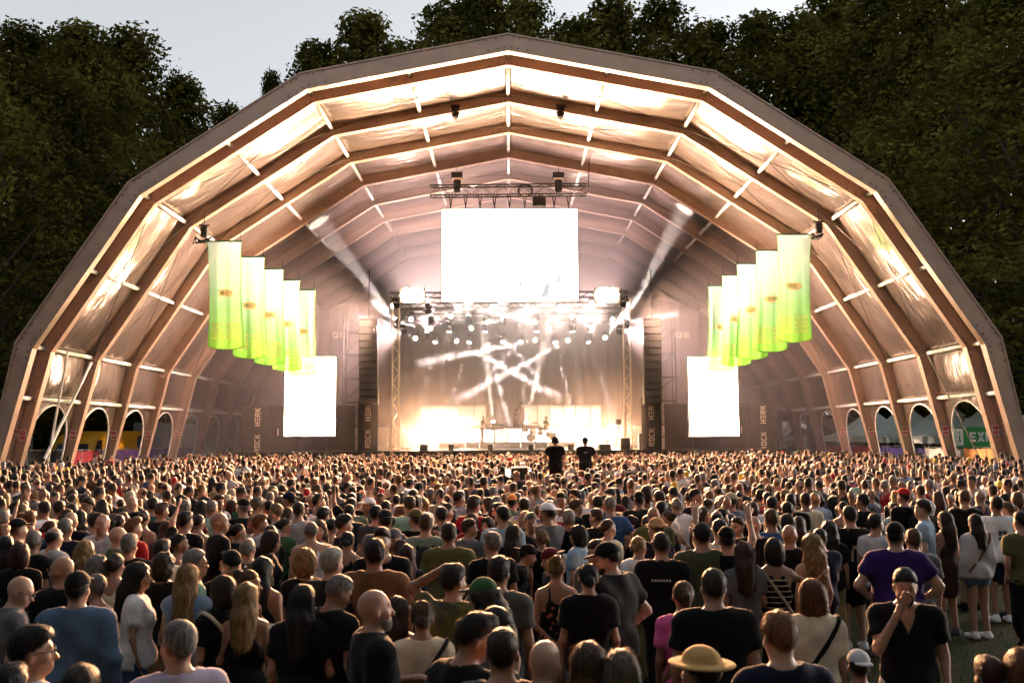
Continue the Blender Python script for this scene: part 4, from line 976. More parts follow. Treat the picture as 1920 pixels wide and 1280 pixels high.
def bounds(prims, pad=.03):
    lo = np.min([p[0][1] for p in prims], 0)-pad; hi = np.max([p[0][2] for p in prims], 0)+pad; return lo, hi

COLORS = dict(black=(.004, .004, .0045), navy=(.007, .010, .025), charcoal=(.013, .013, .014), grey=(.10, .10, .11), lightgrey=(.42, .42, .44), white=(.72, .72, .74), cream=(.62, .54, .40), beige=(.40, .32, .22),
 denim=(.07, .12, .20), lightblue=(.26, .38, .50), blue=(.035, .09, .22), teal=(.012, .09, .075), green=(.03, .09, .035), olive=(.085, .085, .03), khaki=(.20, .165, .085), mint=(.33, .52, .40), brown=(.13, .06, .028), maroon=(.09, .012, .018), red=(.42, .015, .02), pink=(.58, .10, .30), purple=(.028, .010, .085), violet=(.18, .05, .28), orange=(.55, .20, .04), yellow=(.65, .42, .04), lilac=(.36, .32, .42), sage=(.14, .19, .14), tan=(.30, .19, .09), straw=(.42, .26, .10), lime=(.3, .6, .06))
HAIR = dict(black=(.006, .005, .004), dark=(.011, .007, .005), brown=(.024, .013, .007), light=(.070, .037, .016), auburn=(.045, .014, .006), ginger=(.13, .048, .014), blond=(.23, .14, .055), ash=(.13, .10, .065), grey=(.17, .16, .15), white=(.36, .34, .31))
SKIN = [(.36, .20, .13), (.31, .165, .105), (.40, .235, .165), (.25, .13, .08), (.34, .185, .125), (.16, .08, .05)]

PIV = np.array((0, -.008, 1.525), f32)
def rotm(yaw, pitch, tilt): return np.array((Matrix.Rotation(R_(yaw), 3, 'Z') @ Matrix.Rotation(R_(pitch), 3, 'X') @ Matrix.Rotation(R_(tilt), 3, 'Y')), f32)
def skeleton(p):
    """joints for pose p; y is forward"""
    w = p['w']; fem = p['sex'] == 'w'; lean = R_(p.get('lean', 0)); tw = R_(p.get('twist', 0))
    def U(q):
        x, y, z = q; dz = z-.95; y2 = y*math.cos(lean)+dz*math.sin(lean); z2 = .95+dz*math.cos(lean)-y*math.sin(lean)
        t = tw*min(1, max(0, dz/.35)); return (x*math.cos(t)-y2*math.sin(t), x*math.sin(t)+y2*math.cos(t), z2)
    shw = (.160 if fem else .186)*(.6+.4*w); J = dict(U=U, shw=shw)
    drop = p.get('drop', 0)
    for s, key in ((-1, 'L'), (1, 'R')):
        sh = (s*shw, -.005, 1.40-.012*(fem)); pose = p.get(key, 'down')
        ox = .055+.10*max(0, w-1); e = dict(down=(s*ox, -.025, -.275), fwd=(s*.03, .05, -.27), hold=(s*.05, .0, -.275), hips=(s*.17, -.07, -.225), cross=(s*.04, .07, -.265), head=(s*.19, .03, .17), up=(s*.10, .10, .235), face=(s*.03, .16, -.215), back=(s*.075, -.085, -.265), phone=(s*.03, .10, -.25), play=(s*.07, .08, -.25), mic=(s*.10, .17, -.16), out=(s*.24, .05, -.12))[pose]
        el = np.array(sh)+np.array(e)
        wr = dict(down=el+(s*.0, .075, -.235), fwd=el+(-s*.06, .225, .03), hold=el+(-s*.05, .19, .13), hips=el+(-s*.16, .10, -.15), cross=np.array((-s*.06, .21, 1.17)), head=np.array((s*.085, .03, 1.735)), up=el+(-s*.01, .10, .225), face=np.array((s*.05, .165, 1.50)), back=np.array((s*.045, -.165, .97)), phone=np.array((s*.07, .28, 1.50)), play=el+(-s*.02, .23, -.03), mic=np.array((s*.03, .15, 1.52)), out=el+(s*.17, .12, .10))[pose]
        J[key] = (U(sh), U(tuple(el)), U(tuple(wr)))
    J['neck'] = U((0, -.012, 1.45)); J['pivT'] = np.array(U(tuple(PIV)), f32)-PIV
    return J
def torso(p, J, g=0.0):
    w = p['w']; U = J['U']; fem = p['sex'] == 'w'; b = p.get('belly', 0)
    def E(c, r): return ellip(U(c), (r[0]+g, r[1]+g, r[2]+g))
    q = [(E((0, -.005, 1.275), ((.142 if fem else .163)*w, .105*(.5+.5*w), .19)), .05), (E((0, .012+.03*b, 1.07), ((.128 if fem else .150)*w+.01*b, .098*w+.04*b, .19)), .08),
         (E((0, -.012, .93), ((.168 if fem else .158)*w, .118*w, .125)), .07)]
    if fem: q += [(E((s*.072, .085, 1.265), (.062, .055, .06)), .04) for s in (-1, 1)]
    for s, k in ((-1, 'L'), (1, 'R')):
        sh = J[k][0]; q.append((capsule(U((0, -.02, 1.395)), sh, .070+g, .055+g), .06)); q.append((capsule(U((0, -.022, 1.475)), (sh[0]*.86, sh[1]-.01, sh[2]+.012), .044+g*1.15, .040+g*1.1), .05))
        q.append((capsule(U((s*.10*w, -.03, 1.30)), U((s*.09*w, -.02, 1.16)), .062*w+g, .055*w+g), .06))
    return q
def arm(p, J, k, g=0.0, upto=1.0, fore=True):
    a, b, c = [np.array(v) for v in J[k]]; th = (.85 if p['sex'] == 'w' else 1.0)*(.7+.3*p['w']); q = []
    e = a+(b-a)*upto; q.append((capsule(a, e, .053*th+g, .053*th+(.040-.053)*th*upto+g), .03))
    if fore: q.append((capsule(b, c, .041*th+g, .027*th+g), .025))
    return q
def hand(p, J, k, fine=False):
    a, b, c = [np.array(v) for v in J[k]]; s = -1 if k == 'L' else 1; d = (c-b)/(np.linalg.norm(c-b)+1e-6); pose = p.get(k, 'down')
    if pose in ('head',): d = np.array((-s*.75, -.15, .0)); d /= np.linalg.norm(d)
    nrm = np.cross(d, (1, 0, 0)) if abs(d[0]) < .8 else np.cross(d, (0, 1, 0)); nrm /= np.linalg.norm(nrm); lat = np.cross(nrm, d)
    if pose == 'head': nrm = np.array((0, 0, -1.)); lat = np.cross(nrm, d)
    q = [(capsule(c, c+d*.075+lat*.012, .026, .027), .02), (capsule(c, c+d*.075-lat*.014, .026, .025), .02)]
    curl = {'up': .15, 'head': .35, 'hips': .3, 'face': .9, 'mic': .9, 'hold': .8, 'out': .2}.get(pose, .45); r = .0088 if fine else .012
    for i, (o, l) in enumerate(((.034, .062), (.012, .074), (-.011, .070), (-.032, .055))):
        s0 = c+d*.085+lat*o; sp = .25 if pose in ('up', 'out') else .08; dd = d+lat*o*sp*12; dd /= np.linalg.norm(dd)
        m1 = s0+(dd*math.cos(curl*.7)+nrm*math.sin(curl*.7))*l*.55; e = m1+(dd*math.cos(curl*1.6)+nrm*math.sin(curl*1.6))*l*.5; q += [(capsule(s0, m1, r, r*.95), .006), (capsule(m1, e, r*.95, r*.8), .004)]
    t0 = c+d*.03+lat*.03; t1 = t0+(d*.6+lat*.7+nrm*.25)*.042; t2 = t1+(d*.85+lat*.25+nrm*.35)*.032; q += [(capsule(t0, t1, .013, .0115), .012), (capsule(t1, t2, .0115, .009), .004)]
    return q
def legs(p, g=0.0, foot=True, sit=False):
    w = p['w']; q = []; st = p.get('stance', .1)
    for s in (-1, 1):
        hip, kn, an = (s*.088*w, -.005, .90), (s*(st*.9), .022, .50), (s*st, -.02, .10)
        if sit: kn, an = (s*.16, .42, .93), (s*.18, .45, .52)
        q += [(capsule(hip, kn, .088*w+g, .058+g), .04), (capsule(kn, an, .056+g, .040+g), .03)]
        if foot and not sit: q += [(capsule((s*st, -.035, .045), (s*(st+.02), .145, .035), .042+g, .034+g), .03)]
    return q
def headprims(p, J):
    Rm = rotm(p.get('hy', 0), -p.get('hp', 0), p.get('ht', 0)); t = J['pivT']; M_ = lambda pr: moved(pr, Rm, PIV, t); fem = p['sex'] == 'w'; j = .93 if fem else 1.0
    q = [(M_(ellip((0, -.010, 1.655), (.077, .099, .096))), .0), (M_(ellip((0, .030, 1.585), (.060*j, .066, .075*j))), .035), (M_(ellip((0, .062, 1.548), (.034*j, .034, .028))), .03),
         (M_(capsule((0, .094, 1.640), (0, .118, 1.600), .010, .0145)), .014), (M_(capsule((-.034, .083, 1.664), (.034, .083, 1.664), .012, .012)), .02),
         (M_(capsule((-.020, .092, 1.566), (.020, .092, 1.566), .010, .010)), .012), (M_(ellip((-.045, .066, 1.605), (.022, .022, .02))), .025), (M_(ellip((.045, .066, 1.605), (.022, .022, .02))), .025)]
    q += [(M_(ellip((s*.080, -.008, 1.622), (.011, .021, .032))), .010) for s in (-1, 1)]
    n0 = np.array(J['neck']); n1 = (np.array((0, -.004, 1.575))-PIV)@Rm.T+PIV+t; nr = .047 if fem else .057*(.8+.2*p['w'])
    q.append((capsule(n0, n1, nr+.004, nr), .03)); q.append((capsule(n0-np.array((0, 0, .08)), n0, nr+.010, nr+.002), .04))
    return q, Rm, t
def hairfield(p, J, h, detail=True):
    """returns prims (with head transform) and a cut applied in head space"""
    st = p['hair']; Rm = rotm(p.get('hy', 0), -p.get('hp', 0), p.get('ht', 0)); t = J['pivT']; seed = p.get('seed', 0); g = random.Random(seed)
    v = lambda a, b: g.uniform(a, b)
    E, C = ellip, capsule; q = []; slope, z0, amp, fr = .75, 1.648, .0, 60
    face = None; low = 1.50
    if st == 'short': q = [(E((0, -.012, 1.658), (.0815, .1035, .097)), 0), (E((v(-.008, .008), -.004, 1.705), (.074, .094, .062+v(0, .012))), .05), (E((v(-.02, .02), .045, 1.735), (.052, .045, .024+v(0, .014))), .03)]; amp, fr = .0035, 95
    elif st == 'crop': q = [(E((0, -.011, 1.657), (.0795, .1015, .0975)), 0), (E((0, -.002, 1.705), (.066, .088, .054+v(0, .008))), .05)]; amp, fr = .0012, 130
    elif st == 'quiff': q = [(E((0, -.012, 1.658), (.081, .103, .097)), 0), (E((0, .02, 1.725), (.068, .085, .052)), .04), (E((0, .055, 1.752), (.05, .042, .026)), .03)]; amp, fr = .004, 80
    elif st == 'ring': q = [(E((0, -.016, 1.650), (.0835, .104, .090)), 0)]; amp, fr = .002, 110; low = 1.5
    elif st == 'bob': q = [(E((0, -.014, 1.664), (.096, .116, .108)), 0), (E((0, -.038, 1.575), (.108, .092, .115)), .05)]; slope = None; face = E((0, .128, 1.600), (.076, .096, .110)); amp, fr, low = .004, 75, 1.475
    elif st == 'long':
        q = [(E((0, -.014, 1.664), (.093, .115, .108)), 0), (E((0, -.048, 1.56), (.103, .082, .15)), .05), (C((0, -.10, 1.50), (0, -.145, 1.27), .088, .060), .06), (C((-.055, -.075, 1.5), (-.075, -.10, 1.28), .045, .03), .05), (C((.055, -.075, 1.5), (.075, -.10, 1.28), .045, .03), .05)]; slope = None; face = E((0, .128, 1.600), (.072, .10, .112)); amp, fr, low = .005, 70, 1.17+v(0, .12)
    elif st == 'wavy':
        q = [(E((0, -.014, 1.666), (.102, .122, .112)), 0), (E((0, -.045, 1.56), (.122, .092, .15)), .05), (C((0, -.10, 1.50), (0, -.14, 1.30), .098, .070), .06), (C((-.08, -.05, 1.5), (-.10, -.08, 1.30), .05, .035), .05), (C((.08, -.05, 1.5), (.10, -.08, 1.30), .05, .035), .05)]; slope = None; face = E((0, .128, 1.600), (.072, .10, .112)); amp, fr, low = .012, 52, 1.22
    elif st == 'curly': q = [(E((0, -.014, 1.675), (.112, .125, .118)), 0), (E((0, -.045, 1.59), (.118, .095, .10)), .05)]; slope = None; face = E((0, .132, 1.60), (.074, .092, .108)); amp, fr, low = .014, 68, 1.49
    elif st == 'pony': q = [(E((0, -.012, 1.660), (.0835, .105, .101)), 0), (C((0, -.105, 1.69), (0, -.155, 1.655), .030, .030), .02), (C((0, -.155, 1.655), (v(-.02, .02), -.150, 1.50), .031, .027), .02), (C((0, -.150, 1.50), (v(-.03, .03), -.125, 1.34), .027, .010), .02)]; amp, fr = .003, 90; low = 1.2
    elif st == 'bun': q = [(E((0, -.012, 1.660), (.0835, .105, .101)), 0), (E((0, -.105, 1.715+v(-.05, .03)), (.047, .045, .045)), .015)]; amp, fr = .004, 80
    elif st == 'lowbun': q = [(E((0, -.012, 1.660), (.085, .107, .101)), 0), (E((0, -.125, 1.625), (.047, .042, .042)), .02)]; amp, fr = .004, 80
    if not q: return None
    q = [((moved(pr, Rm, PIV, t)), k) for pr, k in q]
    ph = [v(0, 6.28) for _ in range(6)]
    tail = st in ('pony', 'bun', 'lowbun')
    def cut(X, Y, Z, S):
        o = PIV+t; x, y, z = X-o[0], Y-o[1], Z-o[2]
        hx = x*Rm[0, 0]+y*Rm[1, 0]+z*Rm[2, 0]+PIV[0]; hy = x*Rm[0, 1]+y*Rm[1, 1]+z*Rm[2, 1]+PIV[1]; hz = x*Rm[0, 2]+y*Rm[1, 2]+z*Rm[2, 2]+PIV[2]
        if amp and detail:
            if st in ('long', 'bob', 'short', 'pony', 'crop', 'quiff', 'ring', 'bun', 'lowbun'): S = S+amp*np.sin(fr*hx+ph[0]+3*np.sin(9*hz+ph[1]))*np.sin(fr*.5*hy+ph[2]+2*hz)
            else: S = S+amp*np.sin(fr*hx+ph[0]+2*np.sin(21*hz+ph[1]))*np.sin(fr*.9*hy+ph[2])*np.sin(fr*.8*hz+ph[3])
        if slope is not None:
            line = np.where(hy > .02, z0+slope*hy, z0+slope*.02+(hy-.02)*(.9 if hy is not None else 0))-hz
            line = np.where((np.abs(hx) < .055) & (hy > .03), line-.006, line)
            if tail: line = np.where(hy < -.085, np.minimum(line, -.02), line)
            S = smax(S, line*.8, .012)
        if face is not None: S = smax(S, -face[0](hx, hy, hz), .014)
        if p.get('hat') in ('cap', 'capback', 'straw', 'bucket'): S = smax(S, hz-1.690-.06*hy, .01)
        if st == 'ring': S = smax(S, (hz-1.690)-.25*(-hy), .015)
        return np.maximum(S, low-hz)
    return q, cut
def tshirt(p, J, loose):
    loose += .008
    """torso and sleeves, cut at neck, hem and cuffs"""
    top = p['top']; q = torso(p, J, loose); U = J['U']; seed = p.get('seed', 0); g = random.Random(seed+5); ph = [g.uniform(0, 6.28) for _ in range(6)]
    hem = {'dress': .52, 'crop': 1.02}.get(top, .84+.03*g.random()); sl = {'tee': .62, 'long': 1, 'polo': .60, 'wide': .68, 'dress': 0, 'tank': 0, 'sleeveless': .12, 'strap': 0}.get(top, .62)
    if top not in ('tank', 'strap', 'dress'): q.append((capsule((0, 0, .95), (0, .0, .80), .155*p['w']+loose, .165*p['w']+loose), .06)) if top in ('tee', 'polo', 'wide', 'long', 'sleeveless') else None
    if top == 'dress': q += [(ellip((0, -.005, .80), (.20*p['w'], .16*p['w'], .34)), .08)]
    SL = []
    for k in ('L', 'R'):
        if sl > 0:
            SL.append((arm(p, J, k, loose*(1.0 if top != 'wide' else 1.25)+.008, min(1, sl+.06), top == 'long'), np.array(J[k][0]), np.array(J[k][1])))
            for (f_, lo_, hi_), k_ in SL[-1][0]: q.append(((lambda X, Y, Z: np.float32(9)+X*0+Y*0+Z*0, lo_, hi_), 0))   # only widens the bounds
    dmain = np.array(J['neck'])
    def cut(X, Y, Z, S):
        S = S+.0055*np.sin(26*X+ph[0]+3*np.sin(7*Z+ph[1]))*np.sin(9*Z+ph[2])+.009*np.sin(19*Z+ph[3]+(14*X+6*Y)*np.sign(ph[0]-3)+1.5*np.sin(11*X+ph[5]))*np.clip((1.33-Z)*4, 0, 1)+.005*np.sin(33*X+ph[4]+4*np.sin(5*Z+ph[1]))*np.clip((1.40-Z)*3, 0, 1)
        S = smax(S, hem-Z+.012*np.sin(14*X+ph[4]), .012)
        if top in ('tank', 'dress', 'strap'):
            lim = .088 if top != 'strap' else .075
            S = smax(S, np.minimum(np.abs(X)-lim-.5*np.maximum(1.36-Z, 0)**1.0, Z*0+1), .02)
            S = smax(S, np.minimum(Z-(1.43), 1), .02) if top != 'dress' else S
            scoop = np.sqrt((X/.062)**2+((Z-1.44)/(.13 if top == 'dress' else .09))**2)-1; S = np.maximum(S, -scoop*.06)
        r = .068 if p['sex'] == 'm' else .074
        nk = np.sqrt((X-dmain[0])**2+(Y-dmain[1]-.010)**2)-r-np.maximum(Z-1.45, 0)*.3; S = np.where(Z > 1.30, smax(S, -nk, .03), S)
        for pr, a, b in SL:
            d = (b-a)/np.linalg.norm(b-a); l = np.linalg.norm(b-a); A = None
            for (f_, lo_, hi_), k_ in pr: dd = f_(X, Y, Z); A = dd if A is None else smin(A, dd, .03)
            A = A+.004*np.sin(40*Z+ph[5]+20*X)
            if sl < 1: A = smax(A, (X-a[0])*d[0]+(Y-a[1])*d[1]+(Z-a[2])*d[2]-l*sl, .008)
            S = smin(S, A, .035)
        if p.get('vneck'): S = np.maximum(S, np.minimum(.055*np.clip((Z-1.30)/.12, 0, 1)-np.abs(X), Y-.02))
        return S
    return q, cut
def pants(p, g_, kind):
    q = legs(p, g_, False, p.get('sit', False)); w = p['w']; q = [((ellip((0, -.012, .93), (.168*w+g_, .122*w+g_, .13))), 0)]+[(a, .05) for a, k in q]
    low = {'shorts': .50, 'skirt': .5, 'hot': .72}.get(kind, .06)
    if kind == 'skirt': q.append((capsule((0, 0, .9), (0, 0, .55), .16*w, .21*w), .05))
    g = random.Random(p.get('seed', 0)+9); ph = g.uniform(0, 6)
    def cut(X, Y, Z, S):
        S = S+.005*np.sin(22*Z+ph+12*X); S = np.maximum(S, Z-1.0); return smax(S, low-Z, .008)
    return q, cut
def evalm(prims, cut, axes):
    S = fill(prims, axes); X, Y, Z = axes[0][:, None, None], axes[1][None, :, None], axes[2][None, None, :]
    return cut(X, Y, Z, S) if cut else S
def sparse_z(z, below, h):
    up_ = z[z >= below]; lo = np.arange(z[0], below-h*.4, h); return np.concatenate([lo, up_]).astype(f32) if len(up_) > 2 else z
def grid(prims, hf, hc, fine=None):
    lo, hi = bounds(prims); 
    if fine is None: return [np.arange(lo[i], hi[i]+hf, hf).astype(f32) for i in range(3)]
    return [axis(lo[i], hi[i], fine[0][i], fine[1][i], hf, hc) for i in range(3)]

def skin_mat(n, out):
    oi = N(n, 'ShaderNodeObjectInfo'); at_ = N(n, 'ShaderNodeAttribute', attribute_name='tint'); mx = N(n, 'ShaderNodeVectorMath', operation='MULTIPLY'); L(n, oi.outputs['Color'], mx.inputs[0]); L(n, at_.outputs['Color'], mx.inputs[1])
    c, nz = noise_mul(n, mx.outputs[0], 28, .10); p = N(n, 'ShaderNodeBsdfPrincipled'); L(n, c, p.inputs['Base Color']); p.inputs['Roughness'].default_value = .48; p.inputs['Specular IOR Level'].default_value = .4
    p.inputs['Sheen Weight'].default_value = .08; L(n, p.outputs[0], out.inputs[0])
def cloth_mat(pattern):
    def b(n, out):
        oi = N(n, 'ShaderNodeObjectInfo'); tc = N(n, 'ShaderNodeTexCoord'); col = oi.outputs['Color']
        if pattern:
            if pattern == 'stripe':
                w = N(n, 'ShaderNodeTexWave', wave_type='BANDS', bands_direction='Z'); w.inputs['Scale'].default_value = 5.5; w.inputs['Distortion'].default_value = .3; src = w.outputs[0]; lo, hi, c2 = .86, .9, (.45, .34, .22, 1)
            elif pattern == 'plaid':
                w = N(n, 'ShaderNodeTexChecker'); w.inputs['Scale'].default_value = 34; src = w.outputs['Fac']; lo, hi, c2 = .4, .6, (.12, .07, .03, 1)
            elif pattern == 'floral':
                w = N(n, 'ShaderNodeTexVoronoi'); w.inputs['Scale'].default_value = 17; w.inputs['Randomness'].default_value = 1; src = w.outputs['Distance']; lo, hi, c2 = .36, .30, (.28, .10, .05, 1)
            elif pattern == 'leafy':
                w = N(n, 'ShaderNodeTexVoronoi'); w.inputs['Scale'].default_value = 20; src = w.outputs['Distance']; lo, hi, c2 = .30, .42, (.05, .055, .03, 1)
            else:
                w = N(n, 'ShaderNodeTexNoise'); w.inputs['Scale'].default_value = 13; src = w.outputs[0]; lo, hi, c2 = .52, .56, ((.05, .06, .035, 1) if pattern == 'camo' else (.30, .22, .34, 1))
            L(n, tc.outputs['Object'], w.inputs['Vector']); mr = N(n, 'ShaderNodeMapRange'); mr.inputs['From Min'].default_value = lo; mr.inputs['From Max'].default_value = hi; L(n, src, mr.inputs[0])
            mx = N(n, 'ShaderNodeMix', data_type='RGBA'); L(n, mr.outputs[0], mx.inputs['Factor']); L(n, col, mx.inputs[6]); mx.inputs[7].default_value = c2; col = mx.outputs[2]
        c, nz = noise_mul(n, col, 9, .16); p = N(n, 'ShaderNodeBsdfPrincipled'); L(n, c, p.inputs['Base Color']); p.inputs['Roughness'].default_value = .88; p.inputs['Specular IOR Level'].default_value = .15
        p.inputs['Sheen Weight'].default_value = .07; p.inputs['Sheen Roughness'].default_value = .4
        bp = N(n, 'ShaderNodeBump'); bp.inputs['Strength'].default_value = .35; bp.inputs['Distance'].default_value = .02; L(n, nz, bp.inputs['Height']); L(n, bp.outputs[0], p.inputs['Normal']); L(n, p.outputs[0], out.inputs[0])
    return b
def hair_mat(n, out):
    oi = N(n, 'ShaderNodeObjectInfo'); c, nz = noise_mul(n, oi.outputs['Color'], 60, .55, 3, stretch=(1, 1, .18))
    p = N(n, 'ShaderNodeBsdfPrincipled'); L(n, c, p.inputs['Base Color']); p.inputs['Roughness'].default_value = .5; p.inputs['Specular IOR Level'].default_value = .35; p.inputs['Sheen Weight'].default_value = .16; p.inputs['Sheen Roughness'].default_value = .35
    bp = N(n, 'ShaderNodeBump'); bp.inputs['Strength'].default_value = .7; bp.inputs['Distance'].default_value = .008; L(n, nz, bp.inputs['Height']); L(n, bp.outputs[0], p.inputs['Normal'])
    t = N(n, 'ShaderNodeBsdfTranslucent'); L(n, c, t.inputs[0]); mx = N(n, 'ShaderNodeMixShader', Fac=.30); L(n, p.outputs[0], mx.inputs[1]); L(n, t.outputs[0], mx.inputs[2]); L(n, mx.outputs[0], out.inputs[0])
skinm = mat('skin', skin_mat); hairm = mat('hair', hair_mat)
clothm = {k: mat('cloth_'+(k or 'plain'), cloth_mat(k)) for k in (None, 'stripe', 'plaid', 'floral', 'leafy', 'camo', 'tiedye')}
def face_tint(V, p, J):
    """brows, eyes, lips and cheeks as flat colour of the skin itself"""
    Rm = rotm(p.get('hy', 0), -p.get('hp', 0), p.get('ht', 0)); q = (V-(PIV+J['pivT']))@Rm+PIV; x, y, z = np.abs(q[:, 0]), q[:, 1], q[:, 2]; c = np.ones((len(V), 4), f32)
    fr = (y > .05)
    def blob(cx, cz, rx, rz): return np.exp(-(((x-cx)/rx)**2+((z-cz)/rz)**2))*fr
    e = blob(.032, 1.640, .017, .009)[:, None]; c[:, :3] *= 1-e*np.array((.80, .80, .78)); b = blob(.034, 1.668, .020, .007)[:, None]; c[:, :3] *= 1-b*.6
    l = blob(0, 1.566, .024, .009)[:, None]; c[:, :3] *= 1-l*np.array((.12, .5, .45)); k = blob(.045, 1.605, .022, .018)[:, None]; c[:, :3] *= 1-k*np.array((0, .16, .12))
    if p['hair'] in ('short', 'crop', 'quiff', 'ring') and p.get('hc'):          # clipped hair fading out below the hairline
        ln_ = np.where(y > .02, 1.648+.75*y, 1.663+(y-.02)*.9)-z; f = np.exp(-(np.maximum(ln_, 0)/.020)**2)*(y < .045)*(.72 if p['hair'] != 'ring' else .45); c[:, :3] *= (1-f[:, None]*np.array((.80, .84, .86)))
    if p['sex'] == 'm': s = (np.exp(-(((z-1.555)/.03)**2))*(y > .0)*(z < 1.60)*.18)[:, None]; c[:, :3] *= 1-s
    return c
def frizz(V, Fq, n_, seed, ln=.03):
    g = np.random.default_rng(seed); a, b, c = V[Fq[:, 0]], V[Fq[:, 1]], V[Fq[:, 2]]; nr = np.cross(b-a, c-a); nr /= np.linalg.norm(nr, axis=1, keepdims=True)+1e-9
    i = g.integers(0, len(Fq), n_); p0 = (a+b+c)[i]/3; nn = nr[i]; t = np.cross(nn, g.normal(size=(n_, 3))); t /= np.linalg.norm(t, axis=1, keepdims=True)+1e-9
    l = g.uniform(.3, 1, n_)[:, None]*ln; w = .0016; tip = p0+nn*l*.8+t*l*g.uniform(-.8, .8, n_)[:, None]-np.array((0, 0, .35))*l; s = np.cross(nn, t)
    T = np.stack([p0-s*w-nn*.003, p0+s*w-nn*.003, tip], 1).reshape(-1, 3); return T
def strands(V, Fq, n_, seed, ln):
    g = np.random.default_rng(seed+1); a, b, c = V[Fq[:, 0]], V[Fq[:, 1]], V[Fq[:, 2]]; nr = np.cross(b-a, c-a); nr /= np.linalg.norm(nr, axis=1, keepdims=True)+1e-9
    i = g.integers(0, len(Fq), n_); p0 = (a+b+c)[i]/3; nn = nr[i]; dn = np.array((0, -.35, -1.0))+g.normal(size=(n_, 3))*.28; t = dn-nn*(dn*nn).sum(1, keepdims=True); t /= np.linalg.norm(t, axis=1, keepdims=True)+1e-9
    s = np.cross(nn, t); l = g.uniform(.5, 1, n_)[:, None]*ln; w = g.uniform(.0018, .0040, n_)[:, None]; lift = g.uniform(.002, .007, n_)[:, None]
    return np.stack([p0-s*w+nn*.001, p0+s*w+nn*.002, p0+t*l+nn*lift], 1).reshape(-1, 3)
CAPMAT = clothm[None]
def build_parts(p, res=1.0, fine_hands=()):
    """list of (part name, mesh, material) for one posed figure; first is the body"""
    J = skeleton(p); hp_, Rm, t = headprims(p, J); out = []
    prims = hp_+torso(p, J)+arm(p, J, 'L')+arm(p, J, 'R')+legs(p, 0, True, p.get('sit', False))
    coarse_hand = [k for k in ('L', 'R') if k not in fine_hands]
    for k in coarse_hand: prims += hand(p, J, k)
    hc = J['pivT']+np.array((0, 0, 1.64)); fb = (hc-.14, hc+.14)
    ax = grid(prims, .0142*res, .043*res, fb); ax[2] = sparse_z(ax[2], .86, .08*res); S = fill(prims, ax)
    for s in (-1, 1):                                   # eye sockets
        f, lo, hi = moved(ellip((s*.032, .104, 1.640), (.020, .016, .013)), Rm, PIV, t); i0, i1 = win(ax[0], lo[0]-.03, hi[0]+.03); j0, j1 = win(ax[1], lo[1]-.03, hi[1]+.03); k0, k1 = win(ax[2], lo[2]-.03, hi[2]+.03)
        w = S[i0:i1, j0:j1, k0:k1]; S[i0:i1, j0:j1, k0:k1] = smax(w, -f(ax[0][i0:i1, None, None], ax[1][None, j0:j1, None], ax[2][None, None, k0:k1]), .015)
    V, Fq = surfnet(S, ax)
    for k in fine_hands:
        hq = hand(p, J, k, True); a_ = np.array(J[k][1]); c_ = np.array(J[k][2]); hq.append((capsule(c_-(c_-a_)*.25, c_, .030, .026), .02)); hx = grid(hq, .0062, .0062); v2, f2 = surfnet(fill(hq, hx), hx); Fq = np.concatenate([Fq, f2+len(V)]); V = np.concatenate([V, v2])
    me = raw_mesh('person', V, Fq, True); ca = me.color_attributes.new('tint', 'FLOAT_COLOR', 'POINT'); ca.data.foreach_set('color', face_tint(V, p, J).ravel()); out.append(('person', me, skinm, 'skin'))
    q, cut = tshirt(p, J, p.get('loose', .014)); hh = .020 if res < 1.1 else .025*res; ax = grid(q, hh, hh); v, f = surfnet(evalm(q, cut, ax), ax); out.append(('dress' if p['top'] == 'dress' else 'top', raw_mesh('top', v, f, True), clothm[p.get('pat')], 'tc'))
    if p['top'] != 'dress':
        q, cut = pants(p, .022, p.get('bot', 'long')); ax = grid(q, .042*res, .042*res); ax[2] = sparse_z(ax[2], .84, .07*res); v, f = surfnet(evalm(q, cut, ax), ax); out.append((p.get('bot', 'long') if p.get('bot', 'long') in ('shorts', 'skirt') else 'trousers', raw_mesh('trousers', v, f, True), clothm[None], 'bc'))
    for s in (-1, 1):
        if p.get('sit') or p.get('px', 1900) < 1500: break
        st = p.get('stance', .1); q = [(capsule((s*st, -.045, .045), (s*(st+.02), .15, .035), .054, .044), 0), (capsule((s*st, -.03, .05), (s*st, -.025, .10), .052, .05), .03)]; ax = grid(q, .034, .034)
        S = evalm(q, lambda X, Y, Z, S: np.maximum(S, .004-Z), ax); v, f = surfnet(S, ax); out.append(('shoe', raw_mesh('shoe', v, f, True), clothm[None], 'sc'))
    hf = hairfield(p, J, 1) if p['hair'] != 'bald' else None
    if hf:
        q, cut = hf; ax = grid(q, .0125*res, .0125*res); v, f = surfnet(evalm(q, cut, ax), ax)
        if len(f):
            nfz = p.get('frizz', 0)
            if nfz:
                T = frizz(v, f, nfz, p.get('seed', 0), {'crop': .011, 'short': .018, 'ring': .012, 'quiff': .018}.get(p['hair'], .030)); T = np.concatenate([T, strands(v, f, int(nfz*(3.6 if p['hair'] in ('long', 'wavy') else 2.8)), p.get('seed', 0), {'crop': .018, 'short': .034, 'ring': .02, 'long': .085, 'wavy': .06, 'bob': .06}.get(p['hair'], .038))]); b = len(v); tri = np.arange(len(T)).reshape(-1, 3)+b
                me = bpy.data.meshes.new('hair'); faces = f.tolist()+tri.tolist(); me.from_pydata(np.concatenate([v, T]).tolist(), [], faces); me.polygons.foreach_set('use_smooth', np.ones(len(me.polygons), bool)); me.update()
            else: me = raw_mesh('hair', v, f, True)
            out.append(('hair', me, hairm, 'hc'))
